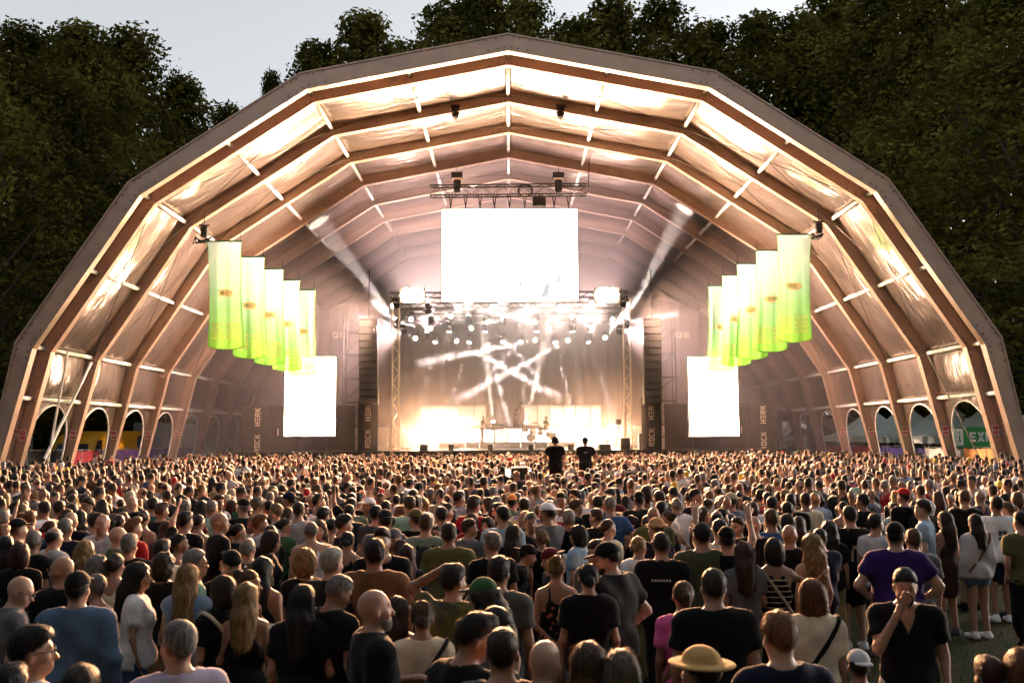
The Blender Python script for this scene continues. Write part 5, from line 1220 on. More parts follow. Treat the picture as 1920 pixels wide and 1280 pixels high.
    if p.get('beard'):
        q = [(moved(ellip((0, .036, 1.572), (.064, .070, .068)), Rm, PIV, t), 0), (moved(ellip((0, .068, 1.535), (.036, .036, .034)), Rm, PIV, t), .03)]
        def cutb(X, Y, Z, S):
            o = PIV+t; x, y, z = X-o[0], Y-o[1], Z-o[2]; hx = x*Rm[0, 0]+y*Rm[1, 0]+z*Rm[2, 0]; hy = x*Rm[0, 1]+y*Rm[1, 1]+z*Rm[2, 1]+PIV[1]; hz = x*Rm[0, 2]+y*Rm[1, 2]+z*Rm[2, 2]+PIV[2]
            S = np.maximum(S, hz-1.585-.25*np.maximum(.06-hy, 0)); S = np.maximum(S, .012-hy); return np.maximum(S, -np.maximum(np.maximum(np.abs(hx)-.022, np.abs(hz-1.564)-.009), .05-hy))
        ax = grid(q, .011*res, .011*res); v, f = surfnet(evalm(q, cutb, ax), ax); out.append(('beard', raw_mesh('beard', v, f, True), hairm, 'beardc'))
    hat = p.get('hat')
    if hat:
        Mv = lambda pr: moved(pr, Rm, PIV, t); d = -1 if hat == 'capback' else 1
        def hs(X, Y, Z): o = PIV+t; x, y, z = X-o[0], Y-o[1], Z-o[2]; return x*Rm[0, 1]+y*Rm[1, 1]+z*Rm[2, 1]+PIV[1], x*Rm[0, 2]+y*Rm[1, 2]+z*Rm[2, 2]+PIV[2]
        def onehat(prims, lowz, tilt, h=.012):
            def c(X, Y, Z, S): hy, hz = hs(X, Y, Z); return np.maximum(S, lowz+tilt*hy-hz)
            ax = grid(prims, h*res, h*res); return surfnet(evalm(prims, c, ax), ax)
        if hat in ('cap', 'capback'):
            v, f = onehat([(Mv(ellip((0, -.008, 1.678), (.090, .112, .100))), 0)], 1.678, .10*d); out.append(('cap', raw_mesh('cap', v, f, True), clothm[None], 'hatc'))
            v, f = onehat([(Mv(ellip((0, d*.125, 1.692+.004*d), (.076, .080, .011))), 0)], 1.0, 0, .009); out.append(('visor', raw_mesh('visor', v, f, True), clothm[None], 'visorc'))
        elif hat in ('straw', 'bucket'):
            rw = .165 if hat == 'straw' else .135
            v, f = onehat([(Mv(ellip((0, -.008, 1.700), (.092, .112, .085))), 0), (Mv(ellip((0, -.008, 1.690), (rw, rw+.02, .016))), .02)], 1.66, 0, .012); out.append(('hat', raw_mesh('hat', v, f, True), clothm[None], 'hatc'))
            v, f = onehat([(Mv(ellip((0, -.008, 1.705), (.098, .118, .030))), 0)], 1.69, 0, .012); out.append(('hat_band', raw_mesh('hat_band', v, f, True), clothm[None], 'visorc'))
        elif hat == 'phones':
            pts = [(math.cos(a)*.105, -.01, 1.655+math.sin(a)*.125) for a in np.linspace(0, math.pi, 13)]; w = lambda q: tuple((np.array(q)-PIV)@Rm.T+PIV+t)
            out.append(('headband', MB().tube([w(q) for q in pts], .013, 6).mesh('headband', True), clothm[None], 'hatc'))
            for s in (-1, 1): v, f = onehat([(Mv(ellip((s*.092, -.008, 1.625), (.028, .042, .050))), 0)], 1.0, 0); out.append(('ear_cup', raw_mesh('ear_cup', v, f, True), clothm[None], 'hatc'))
    if p.get('glasses'):
        w = lambda q: tuple((np.array(q)-PIV)@Rm.T+PIV+t); m = MB(); up_ = .10 if p['glasses'] == 'up' else 0; back_ = -.045 if up_ else 0
        for s in (-1, 1):
            m.tube([w((s*(.034+.024*math.cos(a)), .107+back_, 1.640+up_+.018*math.sin(a))) for a in np.linspace(0, 6.28, 11)], .003, 4); m.tube([w((s*.058, .104+back_, 1.645+up_)), w((s*.080, .03+back_, 1.645+up_)), w((s*.082, -.02+back_, 1.63+up_))], .003, 4)
        m.tube([w((-.01, .112+back_, 1.645+up_)), w((.01, .112+back_, 1.645+up_))], .003, 4); out.append(('glasses', m.mesh('glasses', True), black, None))
    if p.get('strap'):
        d = p['strap']; q = torso(p, J, p.get('loose', .014)+.030); sx = 1 if d > 0 else -1
        def cs_(X, Y, Z, S): return np.maximum(np.maximum(S, np.abs((X*sx)*.80+(Z-1.22)*.58)-.016), np.maximum(.90-Z, Z-1.56))
        ax = grid(q, .016, .016); v, f = surfnet(evalm(q, cs_, ax), ax); out.append(('bag_strap', raw_mesh('bag_strap', v, f, True), clothm[None], 'strapc'))
    if p.get('pack'):
        q = [(ellip((0, -.200, 1.20), (.150, .105, .215)), 0), (ellip((0, -.285, 1.12), (.10, .05, .10)), .03)]; ax = grid(q, .02, .02); v, f = surfnet(fill(q, ax), ax); out.append(('backpack', raw_mesh('backpack', v, f, True), clothm[None], 'strapc'))
        for s in (-1, 1): out.append(('shoulder_strap', MB().tube([(s*.09, -.14, 1.36), (s*.095, -.04, 1.475), (s*.10, .07, 1.41), (s*.11, .13, 1.25), (s*.13, .05, 1.08), (s*.12, -.1, 1.06)], .020, 6).mesh('shoulder_strap', True), clothm[None], 'strapc'))
    return out, J
from mathutils.bvhtree import BVHTree
MOTIF = dict(text=[(-.10+.028*i, 0, .018, .022) for i in range(7)], bars=[(-.09, .03, .03, .05), (-.04, .02, .03, .06), (.01, .01, .03, .06), (.06, 0, .03, .05)], box=[(-.06, -.06, .12, .05), (-.06, .01, .05, .07), (.0, .03, .06, .05)], hands=[(-.05, -.12, .03, .14), (.02, -.12, .03, .14), (-.03, .03, .06, .04)], badge=[(-.05, 0, .035, .03), (-.01, 0, .02, .03), (.02, 0, .03, .03)])
def shirt_print(top_me, motif, front, zc, seed=0):
    """printed marks laid on the cloth surface of the shirt"""
    bv = BVHTree.FromPolygons([v.co for v in top_me.vertices], [tuple(q.vertices) for q in top_me.polygons]); m = MB(); sg = 1 if front else -1
    for (x, z, w, h) in MOTIF[motif]:
        nx, nz = max(1, round(w/.02)), max(1, round(h/.02)); P = {}
        for i in range(nx+1):
            for j in range(nz+1):
                o = Vector((x+w*i/nx, .6*sg, zc+z+h*j/nz)); hit = bv.ray_cast(o, Vector((0, -sg, 0))); P[i, j] = (hit[0]+Vector((0, .006*sg, 0))) if hit[0] is not None else None
        for i in range(nx):
            for j in range(nz):
                q = [P[i, j], P[i+1, j], P[i+1, j+1], P[i, j+1]]
                if all(a is not None for a in q): m.poly(q)
    return m.mesh('print') if m.f else None
def put_person(p, parts, loc, yaw, h, label, group=None, cat='person'):
    root = None
    for nm, me, mt, ck in parts:
        o = mobj(nm, me, mt, root)
        if ck:
            c = p.get(ck)
            if isinstance(c, str): c = (HAIR if ck in ('hc', 'beardc') else COLORS)[c]
            o.color = (*(c or (.02, .02, .02)), 1)
        if nm == 'print': o['kind'] = 'stuff'
        if root is None:
            root = o; o.location = loc; o.rotation_euler = (0, 0, R_(yaw)); o.scale = (h/1.75,)*3
    return tag(root, label, cat, group)
# ------------------------------------------------------------------ the people one can tell apart in the photograph
FOLK = []
def M_(*a, **k):
    d = dict(zip(('px', 'py', 'h', 'yaw', 'hair', 'hc', 'top', 'tc', 'label'), a), sex='m', w=1.0, bc=random.choice(['black', 'navy', 'charcoal', 'denim', 'khaki']), sc=random.choice(['white', 'charcoal', 'black', 'grey']), seed=len(FOLK)+11, skin=SKIN[len(FOLK)*7 % 5]); d.update(k); FOLK.append(d)
def W_(*a, **k): k.setdefault('w', .95); k['sex'] = 'w'; M_(*a, **k)
# --- front left block
M_(62, 1173, 1.82, -35, 'short', 'black', 'tee', 'lightgrey', 'dark-haired man with glasses in a pale shirt in the bottom left corner', hy=-30, glasses=1)
M_(30, 1078, 1.74, -60, 'bald', 'dark', 'polo', 'grey', 'bald man with glasses and grey polo looking down at the left edge', hy=-25, hp=22, glasses=1)
M_(147, 1068, 1.80, 5, 'crop', 'dark', 'long', 'denim', 'broad man in a blue denim shirt and black cap, seen from behind', hat='cap', hatc='black', visorc='black', w=1.12, loose=.022)
M_(117, 1043, 1.80, 55, 'bald', 'dark', 'tee', 'black', 'bald man with glasses in black behind the denim-shirted man', hy=20, glasses=1)
W_(38, 1015, 1.72, 10, 'bob', 'auburn', 'tee', 'black', 'woman with a dark auburn bob in black near the left edge')
W_(183, 1042, 1.66, 15, 'curly', 'grey', 'tee', 'charcoal', 'woman with curly grey hair right of the denim-shirted man')
W_(182, 1076, 1.62, 70, 'short', 'grey', 'tank', 'black', 'short-haired grey woman with glasses facing left beside the black cap', glasses=1, hp=8)
W_(217, 1038, 1.70, -5, 'bun', 'brown', 'strap', 'cream', 'woman with pinned-up brown hair and bare shoulders in a pale strap top')
W_(260, 1052, 1.72, -70, 'long', 'black', 'tee', 'white', 'woman with long black hair in a loose white shirt, in profile', hy=-10, loose=.02, bc='blue')
W_(308, 1037, 1.68, -10, 'curly', 'brown', 'tee', 'black', 'woman with curly brown hair in black between white shirt and blond hair')
W_(353, 1055, 1.70, 0, 'long', 'blond', 'sleeveless', 'denim', 'woman with straight blond hair in a sleeveless denim shirt', tc=(.16, .24, .33), frizz=260)
M_(366, 1032, 1.80, -65, 'crop', 'grey', 'tee', 'mint', 'grey-haired man with glasses in a mint shirt behind the blond woman', glasses=1, hy=-5)
W_(420, 1077, 1.70, 50, 'bob', 'brown', 'tee', 'black', 'woman with brown bob and glasses in black with a thin white shoulder strap', glasses=1, strap=1, strapc='cream', w=1.12, hp=10, loose=.02)
M_(337, 1168, 1.80, 30, 'crop', 'grey', 'polo', 'lilac', 'grey-haired man with glasses in a lilac polo at the bottom edge', hy=25, glasses=1)
W_(463, 1090, 1.66, 0, 'long', 'blond', 'tank', 'black', 'woman with fair ponytail-length hair and bare arms in a black tank top', R='hold', cup='white cup held by the fair woman in the black tank top')
W_(467, 1070, 1.70, -100, 'bun', 'light', 'strap', 'brown', 'woman with light pinned-up hair turned towards the black-haired woman')
M_(433, 1027, 1.78, -150, 'crop', 'dark', 'tee', 'black', 'bearded man with a cap worn backwards looking down', hat='capback', hatc='black', visorc='black', beard=1, beardc='dark', hp=18)
W_(493, 1042, 1.72, -15, 'long', 'black', 'tank', 'black', 'woman with long black hair and bare arms behind the fair ponytail')
W_(568, 1093, 1.72, 0, 'long', 'black', 'tee', 'black', 'woman with very long straight black hair all in black', w=1.05, loose=.02)
M_(623, 1078, 1.78, -40, 'crop', 'grey', 'tee', 'black', 'close-cropped man with sunglasses pushed up, looking down', glasses='up', hp=28, hy=-15)
W_(572, 1030, 1.70, 5, 'curly', 'blond', 'tee', 'black', 'woman with a blond curly mop above the long black hair', frizz=200)
M_(622, 1027, 1.82, -20, 'short', 'white', 'tee', 'charcoal', 'white-haired man with swept-back hair in a dark shirt', hy=-15)
W_(507, 993, 1.72, -75, 'bob', 'brown', 'polo', 'black', 'laughing brown-haired woman in a black shirt in profile', hp=8)
M_(412, 960, 1.90, -60, 'bald', 'dark', 'tee', 'black', 'tall bald man in a black t-shirt in profile', R='hold', cup='plastic cup held by the tall bald man in profile', hy=-20, w=1.1)
W_(475, 965, 1.70, 165, 'bob', 'blond', 'polo', 'lightblue', 'fair-haired woman in a light blue shirt facing the camera', glasses=1)
M_(583, 977, 1.78, 30, 'ring', 'grey', 'tank', 'white', 'balding man with bare arms in a white tank top')
M_(287, 932, 1.84, 5, 'short', 'dark', 'tee', 'teal', 'dark-haired man in a teal t-shirt', R='fwd')
M_(248, 930, 1.84, -10, 'bald', 'dark', 'tee', 'black', 'bald man in a black t-shirt beside the teal one')
M_(112, 938, 1.80, 0, 'short', 'brown', 'tee', 'khaki', 'man in a khaki t-shirt with his back turned', L='hips')
M_(165, 932, 1.84, 150, 'short', 'brown', 'polo', 'lightblue', 'man in a light blue polo turned towards the camera')
M_(123, 973, 1.82, 0, 'crop', 'grey', 'tee', 'navy', 'grizzled man in a navy t-shirt in front of the khaki one', w=1.1)
M_(183, 963, 1.82, -45, 'crop', 'dark', 'long', 'blue', 'man in a blue long-sleeved shirt with sunglasses on his head', glasses='up', L='fwd')
W_(212, 963, 1.70, 150, 'wavy', 'light', 'tee', 'black', 'woman with loose light brown hair turned towards the camera')
M_(243, 1000, 1.76, 0, 'short', 'grey', 'tee', 'black', 'grey-haired man in a black shirt seen from behind on the left')
W_(337, 1001, 1.70, -70, 'pony', 'dark', 'tank', 'black', 'dark-haired woman with a ponytail in profile left of centre', glasses='up')
M_(465, 1008, 1.76, 0, 'ring', 'grey', 'tee', 'white', 'balding man in a black and white leafy shirt', pat='leafy')
W_(373, 965, 1.70, -25, 'pony', 'brown', 'strap', 'cream', 'woman with a brown ponytail and bare back left of the bald man')
M_(35, 970, 1.80, -50, 'crop', 'dark', 'tee', 'black', 'man in a black cap at the left edge', hat='cap', hatc='black', visorc='black')
W_(160, 1012, 1.68, 5, 'wavy', 'blond', 'tee', 'black', 'woman with a big wave of dark blond hair', frizz=160)
W_(582, 907, 1.74, 0, 'curly', 'white', 'tee', 'green', 'person with a round white mop of curls in dark green')
M_(153, 1247, 1.72, 10, 'short', 'brown', 'tee', 'black', 'brown head of hair cut by the bottom edge on the left')
M_(17, 1243, 1.70, 0, 'short', 'black', 'tee', 'black', 'black head of hair in the very corner at the bottom left')
W_(313, 975, 1.68, 0, 'long', 'auburn', 'tee', 'maroon', 'woman with long auburn hair in maroon left of the bald man')
W_(345, 945, 1.70, -10, 'long', 'blond', 'tee', 'black', 'woman with long very blond hair in black behind the bald man')
W_(68, 940, 1.70, 10, 'bob', 'grey', 'tank', 'black', 'grey-haired woman with bare arms near the left edge')
W_(540, 950, 1.70, 0, 'long', 'light', 'tee', 'khaki', 'woman with long light brown hair in an olive brown shirt')
M_(560, 942, 1.86, 0, 'crop', 'brown', 'tee', 'lightgrey', 'cropped man in a pale grey t-shirt beside the long-haired woman')
# --- front middle block
M_(703, 1105, 1.86, -70, 'bald', 'grey', 'polo', 'black', 'bald man with a grey beard in a black shirt, in profile', beard=1, beardc='grey', w=1.15, loose=.022, L='fwd')
W_(792, 1127, 1.68, 5, 'lowbun', 'light', 'tee', 'cream', 'woman with tied-up light brown hair in a cream t-shirt and dark strap', strap=-1, strapc='charcoal', frizz=260)
M_(880, 1145, 1.84, -50, 'quiff', 'dark', 'tee', 'black', 'dark-haired man in a black t-shirt leaning and looking down to the side', hp=20, hy=-20, lean=6)
M_(942, 1183, 1.80, -5, 'crop', 'brown', 'tee', 'grey', 'man with short cropped brown hair in grey at the bottom edge')
M_(1017, 1200, 1.76, -15, 'bald', 'dark', 'tee', 'navy', 'shaven-headed man in navy at the bottom edge', hp=14, hy=-15)
W_(1102, 1200, 1.72, -5, 'long', 'blond', 'tee', 'black', 'woman with straight dark blond hair at the bottom edge', R='hold', cup='plastic cup of beer held by the dark blond woman at the bottom edge', hc='light', frizz=260)
W_(1163, 1215, 1.70, 0, 'long', 'ash', 'tee', 'charcoal', 'woman with long ash hair at the bottom edge right of the blond one', frizz=300)
M_(703, 1010, 1.90, 0, 'short', 'dark', 'tee', 'brown', 'big man in a brown t-shirt seen from behind', w=1.25, loose=.022, hy=10)
M_(850, 1057, 1.82, -25, 'short', 'dark', 'tee', 'olive', 'man in a camouflage t-shirt resting one hand on his head', pat='camo', L='head', fine=('L',), hy=-20)
M_(903, 1077, 1.78, 60, 'wavy', 'dark', 'polo', 'cream', 'man in a green and white cap and leafy shirt facing left', pat='leafy', hat='cap', hatc='green', visorc='grey', lean=12, hp=10, loose=.02)
M_(917, 1137, 1.74, -120, 'crop', 'dark', 'tee', 'charcoal', 'man with cropped hair looking down beside the man in black', hp=24)
M_(935, 1042, 1.84, -10, 'short', 'dark', 'tee', 'grey', 'man with ears sticking out in a grey t-shirt', tc=(.07, .07, .065))
W_(1043, 1043, 1.70, 0, 'bun', 'blond', 'dress', 'black', 'blond woman with a bun in a black floral dress, hands behind her back', pat='floral', L='back', R='back', frizz=300)
W_(1103, 1057, 1.74, 0, 'lowbun', 'dark', 'tee', 'black', 'dark-haired person with a low bun in a black t-shirt', frizz=360, w=1.08, loose=.022)
M_(1147, 1013, 1.88, 45, 'crop', 'dark', 'tee', 'charcoal', 'tall man in a black cap and charcoal shirt with a hood, head bent', hat='cap', hatc='black', visorc='black', hp=18, hy=25, w=1.15, beard=1, beardc='dark', R='hips', loose=.024)
M_(1120, 1013, 1.80, 140, 'crop', 'brown', 'tee', 'grey', 'man facing the tall man in the black cap', hp=10)
W_(1083, 983, 1.70, 60, 'bob', 'black', 'tee', 'lightblue', 'black-haired woman in a light blue t-shirt facing left', R='hold', cup='plastic cup held by the black-haired woman in light blue')
M_(842, 982, 1.84, -5, 'crop', 'brown', 'tee', 'olive', 'broad man in an olive t-shirt with his back turned', w=1.22, R='hips')
M_(798, 965, 1.86, 5, 'crop', 'light', 'tee', 'sage', 'shaven-headed man with a dark backpack over a grey green shirt', hc='light', pack=1, strapc='charcoal', w=1.08)
M_(923, 997, 1.78, 20, 'short', 'grey', 'tee', 'black', 'silver-haired man with glasses in black', glasses=1, hy=20)
W_(962, 982, 1.72, 0, 'long', 'brown', 'tee', 'black', 'woman with long brown hair glowing at its edges', frizz=220, w=1.05)
W_(1015, 993, 1.64, 30, 'lowbun', 'blond', 'tee', 'black', 'blond woman with a low bun left of the black-haired one')
M_(1052, 923, 1.86, 175, 'quiff', 'brown', 'tee', 'white', 'young man in a white t-shirt with a red print facing the camera', logo=('box', True, 1.24), logoc='red', w=.92)
M_(1080, 935, 1.80, -75, 'short', 'light', 'tee', 'black', 'laughing youth in a black t-shirt in profile')
M_(1120, 930, 1.86, 0, 'crop', 'brown', 'tee', 'charcoal', 'man in a charcoal t-shirt right of the laughing youth', logo=('badge', False, 1.36), logoc='grey', w=1.08)
M_(1140, 927, 1.86, 50, 'short', 'dark', 'tee', 'black', 'man in black talking to the man in charcoal')
M_(1198, 920, 1.88, 0, 'crop', 'dark', 'tee', 'charcoal', 'man in a dark grey t-shirt and black cap worn backwards', hat='capback', hatc='black', visorc='black')
W_(883, 960, 1.74, 10, 'long', 'brown', 'tee', 'red', 'woman with long straight brown hair in a red dress', tc=(.22, .012, .015))
W_(913, 968, 1.68, 150, 'long', 'dark', 'tee', 'maroon', 'dark-haired woman looking back towards the camera beside the red dress')
M_(983, 933, 1.84, 0, 'short', 'brown', 'tee', 'cream', 'man in a pale tie-dyed t-shirt', pat='tiedye')
M_(960, 925, 1.80, -5, 'crop', 'brown', 'tee', 'sage', 'man in a yellow cap worn with a sage shirt', hat='capback', hatc='orange', visorc='orange')
M_(837, 943, 1.80, -60, 'short', 'dark', 'tee', 'lightblue', 'young man in a light blue t-shirt looking sideways')
M_(775, 917, 1.86, 0, 'short', 'brown', 'tee', 'grey', 'man in a slate grey t-shirt left of the light blue one', w=1.12)
M_(723, 938, 1.80, 0, 'short', 'dark', 'tee', 'navy', 'man in a navy t-shirt behind the big man in brown', logo=('text', False, 1.28), logoc='grey')
M_(705, 947, 1.80, -15, 'short', 'dark', 'tee', 'grey', 'man in a dark grey t-shirt left of the navy one', tc=(.06, .06, .065))
M_(658, 933, 1.84, 0, 'short', 'dark', 'tee', 'sage', 'man in a grey green t-shirt above the dark bun')
W_(752, 947, 1.70, 0, 'wavy', 'ginger', 'tee', 'black', 'woman with wavy ginger hair and a black top', strap=1, strapc='charcoal')
W_(720, 983, 1.70, 0, 'pony', 'light', 'tee', 'olive', 'woman with a light brown ponytail in olive beside the big man in brown')
W_(652, 997, 1.68, 0, 'lowbun', 'black', 'tank', 'black', 'woman with a dark bun in a black tank top left of the big man')
M_(1230, 970, 1.78, 40, 'crop', 'brown', 'tee', 'navy', 'man in a brown bucket hat and navy shirt', hat='bucket', hatc='tan', visorc='brown', strap=1, strapc='black')
M_(1240, 1000, 1.82, -10, 'crop', 'dark', 'tee', 'black', 'man with cropped dark hair in black below the bucket hat', logo=('text', False, 1.30), logoc='lightgrey', w=1.05)
M_(1225, 950, 1.84, 0, 'bald', 'light', 'tee', 'olive', 'shaven man in olive behind the bucket hat')
M_(1268, 932, 1.84, 0, 'ring', 'grey', 'polo', 'white', 'balding man in a white shirt right of centre')
M_(1000, 1024, 1.62, -90, 'crop', 'dark', 'tee', 'black', 'man in a black shirt and black cap bending forward', hat='capback', hatc='black', visorc='black', lean=25, hp=15, w=1.1)
M_(1036, 1024, 1.62, 100, 'crop', 'dark', 'tee', 'black', 'man in a black beanie facing the bending man', hat='capback', hatc='maroon', visorc='black', hp=15)
W_(768, 1060, 1.60, -10, 'long', 'brown', 'tank', 'maroon', 'woman with brown hair in a dark red strap top right of the bald man', px=745, py=1115)
W_(757, 1020, 1.66, 5, 'long', 'auburn', 'tee', 'charcoal', 'woman with auburn hair half hidden by the big man in brown', px=762, py=1019)
# --- front right block
W_(1280, 1090, 1.68, 0, 'pony', 'light', 'tee', 'pink', 'woman with a light brown ponytail in a pink t-shirt', strap=-1, strapc='brown', frizz=200)
M_(1337, 1070, 1.86, 0, 'crop', 'brown', 'tee', 'black', 'broad man with cropped brown hair in a black t-shirt', w=1.15, loose=.02)
M_(1463, 1147, 1.84, 10, 'short', 'ginger', 'tee', 'navy', 'ginger-haired man in a navy t-shirt near the bottom', hc=(.20, .09, .035), w=1.1, hp=10, frizz=260)
W_(1520, 1083, 1.74, 0, 'bob', 'ginger', 'wide', 'cream', 'woman with a ginger bob in a cream shirt with a dark bag strap', strap=-1, strapc='black', frizz=300, loose=.026)
M_(1313, 1202, 1.72, 25, 'short', 'brown', 'tee', 'black', 'person in a straw hat at the bottom edge', hat='straw', hatc='straw', visorc='brown', hy=20)
M_(1608, 1213, 1.42, 0, 'crop', 'brown', 'tee', 'lightblue', 'child in a white cap and light blue t-shirt at the bottom', hat='capback', hatc='lightgrey', visorc='lightgrey', w=.9)
M_(1695, 1067, 1.80, 165, 'crop', 'dark', 'tee', 'black', 'man in a black v-neck holding a fist to his mouth', R='face', fine=('R',), vneck=1, hp=12, beard=1, beardc='dark', bc='lightgrey', w=1.08)
M_(1677, 977, 1.90, -8, 'crop', 'dark', 'tee', 'purple', 'big man in a purple t-shirt and black cap with hands on hips', hat='cap', hatc='black', visorc='black', L='hips', R='hips', fine=('L', 'R'), w=1.28, loose=.024, bot='shorts', bc='black', hy=-25)
M_(1315, 978, 1.88, 0, 'crop', 'dark', 'tee', 'olive', 'broad man in a dark green t-shirt and cap', hat='cap', hatc='charcoal', visorc='charcoal', w=1.22, tc=(.045, .06, .03))
W_(1393, 1013, 1.72, 0, 'long', 'auburn', 'tee', 'charcoal', 'woman with very long auburn hair in grey', R='hold', cup='plastic cup held by the woman with very long auburn hair', tc=(.09, .09, .095))
W_(1450, 1007, 1.74, 0, 'bob', 'dark', 'tank', 'black', 'woman in a black tank top with thin pale stripes', pat='stripe', R='out', strap=1, strapc='beige')
W_(1520, 1000, 1.74, 20, 'wavy', 'blond', 'tank', 'brown', 'woman with long wavy blond hair and bare shoulders', frizz=260)
M_(1343, 983, 1.84, 0, 'crop', 'dark', 'tee', 'black', 'man in black with both arms raised above the crowd', L='up', R='up', fine=('L', 'R'), py=985, hat='cap', hatc='black', visorc='black', px=1362)
M_(1413, 967, 1.82, 0, 'bald', 'brown', 'tee', 'black', 'bald man in black right of the raised arms')
M_(1480, 983, 1.82, -30, 'bald', 'brown', 'tee', 'black', 'bald man in black beside the wavy blond woman')
M_(1510, 925, 1.86, 0, 'crop', 'brown', 'polo', 'cream', 'man in a cream polo shirt seen from behind')
M_(1528, 922, 1.84, -40, 'bald', 'brown', 'polo', 'lightblue', 'bald man in a light blue shirt beside the cream polo', skin=SKIN[3])
M_(1730, 938, 1.90, 60, 'crop', 'brown', 'polo', 'lightblue', 'tall man in a pale blue polo turned to the left', bc='navy')
M_(1642, 962, 1.80, -60, 'short', 'dark', 'tee', 'lightgrey', 'dark-bearded man with glasses in pale grey in profile', glasses=1, beard=1, beardc='dark')
W_(1827, 962, 1.70, 10, 'long', 'dark', 'long', 'lightgrey', 'woman in a pale blouse and denim shorts with a cross-body bag', strap=-1, strapc='brown', bot='hot', bc='denim', sc='white', loose=.026)
M_(1867, 930, 1.86, 0, 'short', 'dark', 'tee', 'white', 'man in a white t-shirt and navy shorts at the right', logo=('box', False, 1.22), logoc='grey', bot='shorts', bc='navy', sc='white', w=1.08)
M_(1808, 920, 1.90, 0, 'crop', 'light', 'tee', 'black', 'tall man in a black t-shirt behind the woman with the blouse')
M_(1593, 948, 1.86, 0, 'short', 'dark', 'tee', 'black', 'dark-haired person in a black t-shirt left of the purple one', logo=('hands', False, 1.22), logoc='beige', w=1.05, bot='shorts')
W_(1770, 957, 1.72, 20, 'long', 'brown', 'dress', 'brown', 'woman with long hair in a brown dress right of the pale polo', tc=(.05, .028, .02))
M_(1853, 1230, 1.55, 0, 'short', 'auburn', 'tee', 'black', 'head of brown hair cut by the bottom edge on the right')
M_(1913, 1212, 1.62, 10, 'bob', 'ginger', 'tee', 'black', 'head of reddish hair in the bottom right corner')
M_(1913, 960, 1.82, 10, 'crop', 'dark', 'tee', 'olive', 'man in dark olive and black trousers at the right edge', bc='black')
M_(1712, 993, 1.78, -10, 'crop', 'light', 'tee', 'grey', 'man in a grey t-shirt half hidden by the purple shirt')
W_(1575, 955, 1.70, -30, 'wavy', 'dark', 'tee', 'black', 'woman with loose dark hair behind the wavy blond woman', px=1555, py=975)
M_(1555, 905, 1.86, 10, 'short', 'dark', 'tee', 'maroon', 'man in a maroon t-shirt with pale marks', logo=('bars', False, 1.26), logoc='lightgrey', px=1440, py=922)
M_(1480, 915, 1.86, 0, 'crop', 'brown', 'tee', 'brown', 'man in a brown plaid shirt', pat='plaid', hat='capback', hatc='khaki', visorc='khaki', tc=(.05, .035, .012), px=1472, py=915)
# --- the ones on the sound platform and on stage are placed further down

def vis_hair(d):
    return {'short': 'short', 'crop': 'cropped', 'quiff': 'brushed-up', 'ring': 'thinning', 'bob': 'chin-length', 'long': 'long', 'wavy': 'wavy', 'curly': 'curly', 'pony': 'ponytailed', 'bun': 'pinned-up', 'lowbun': 'tied-back', 'bald': ''}[d['hair']]
placed = []
for d in FOLK:
    hh = d['h']+(.02 if d['hair'] in ('short', 'quiff', 'curly', 'bob', 'long', 'wavy') else .0)+(.03 if d.get('hat') else 0)
    q = atz(d['px'], d['py'], hh*(1 if not d.get('lean') else math.cos(R_(d['lean']))*.55+.45)); d['loc'] = (q.x, q.y, 0)
    if d.get('lean'):
        a = R_(d['yaw']); off = .75*math.sin(R_(d['lean'])); d['loc'] = (q.x+off*math.sin(a), q.y-off*math.cos(a), 0)
    placed.append((q.x, q.y))
    dist = math.hypot(q.x, q.y)
    d['frizz'] = 0 if d['hair'] == 'bald' else int((d.get('frizz', 0)*1.2+300)*(1 if dist < 9 else .6 if dist < 13 else .25)); d.setdefault('bot', 'long')
    res = .88 if dist < 6.5 else 1.02 if dist < 9 else 1.28 if dist < 13 else 1.75
    parts, J = build_parts(d, res, d.get('fine', ()))
    if d.get('logo'):
        pm_ = shirt_print(next(x for x in parts if x[0] in ('top', 'dress'))[1], *d['logo'][:3])
        if pm_: parts.append(('print', pm_, clothm[None], 'logoc'))
    put_person(d, parts, d['loc'], d['yaw'], d['h'], d['label'], 'people in the audience')
    if d.get('cup'):                                     # a plastic cup held in the right hand is a thing of its own
        c_ = Vector(J['R'][2])+(Vector(J['R'][2])-Vector(J['R'][1])).normalized()*.085; k_ = d['h']/1.75; w_ = Matrix.Rotation(R_(d['yaw']), 3, 'Z') @ (c_*k_)+Vector(d['loc'])
        e = empty('drink_cup', w_); MB().lathe([(.030, -.05), (.041, .075), (.038, .075), (.028, -.045)], 14).obj('cup', solid('clear_plastic_cup', (.55, .52, .47), .2), e, True); MB().lathe([(.029, -.044), (.035, .045)], 14).obj('drink', solid('amber_drink', (.45, .20, .03), .2), e, True)
        tag(e, d['cup'], 'cup', 'plastic cups')

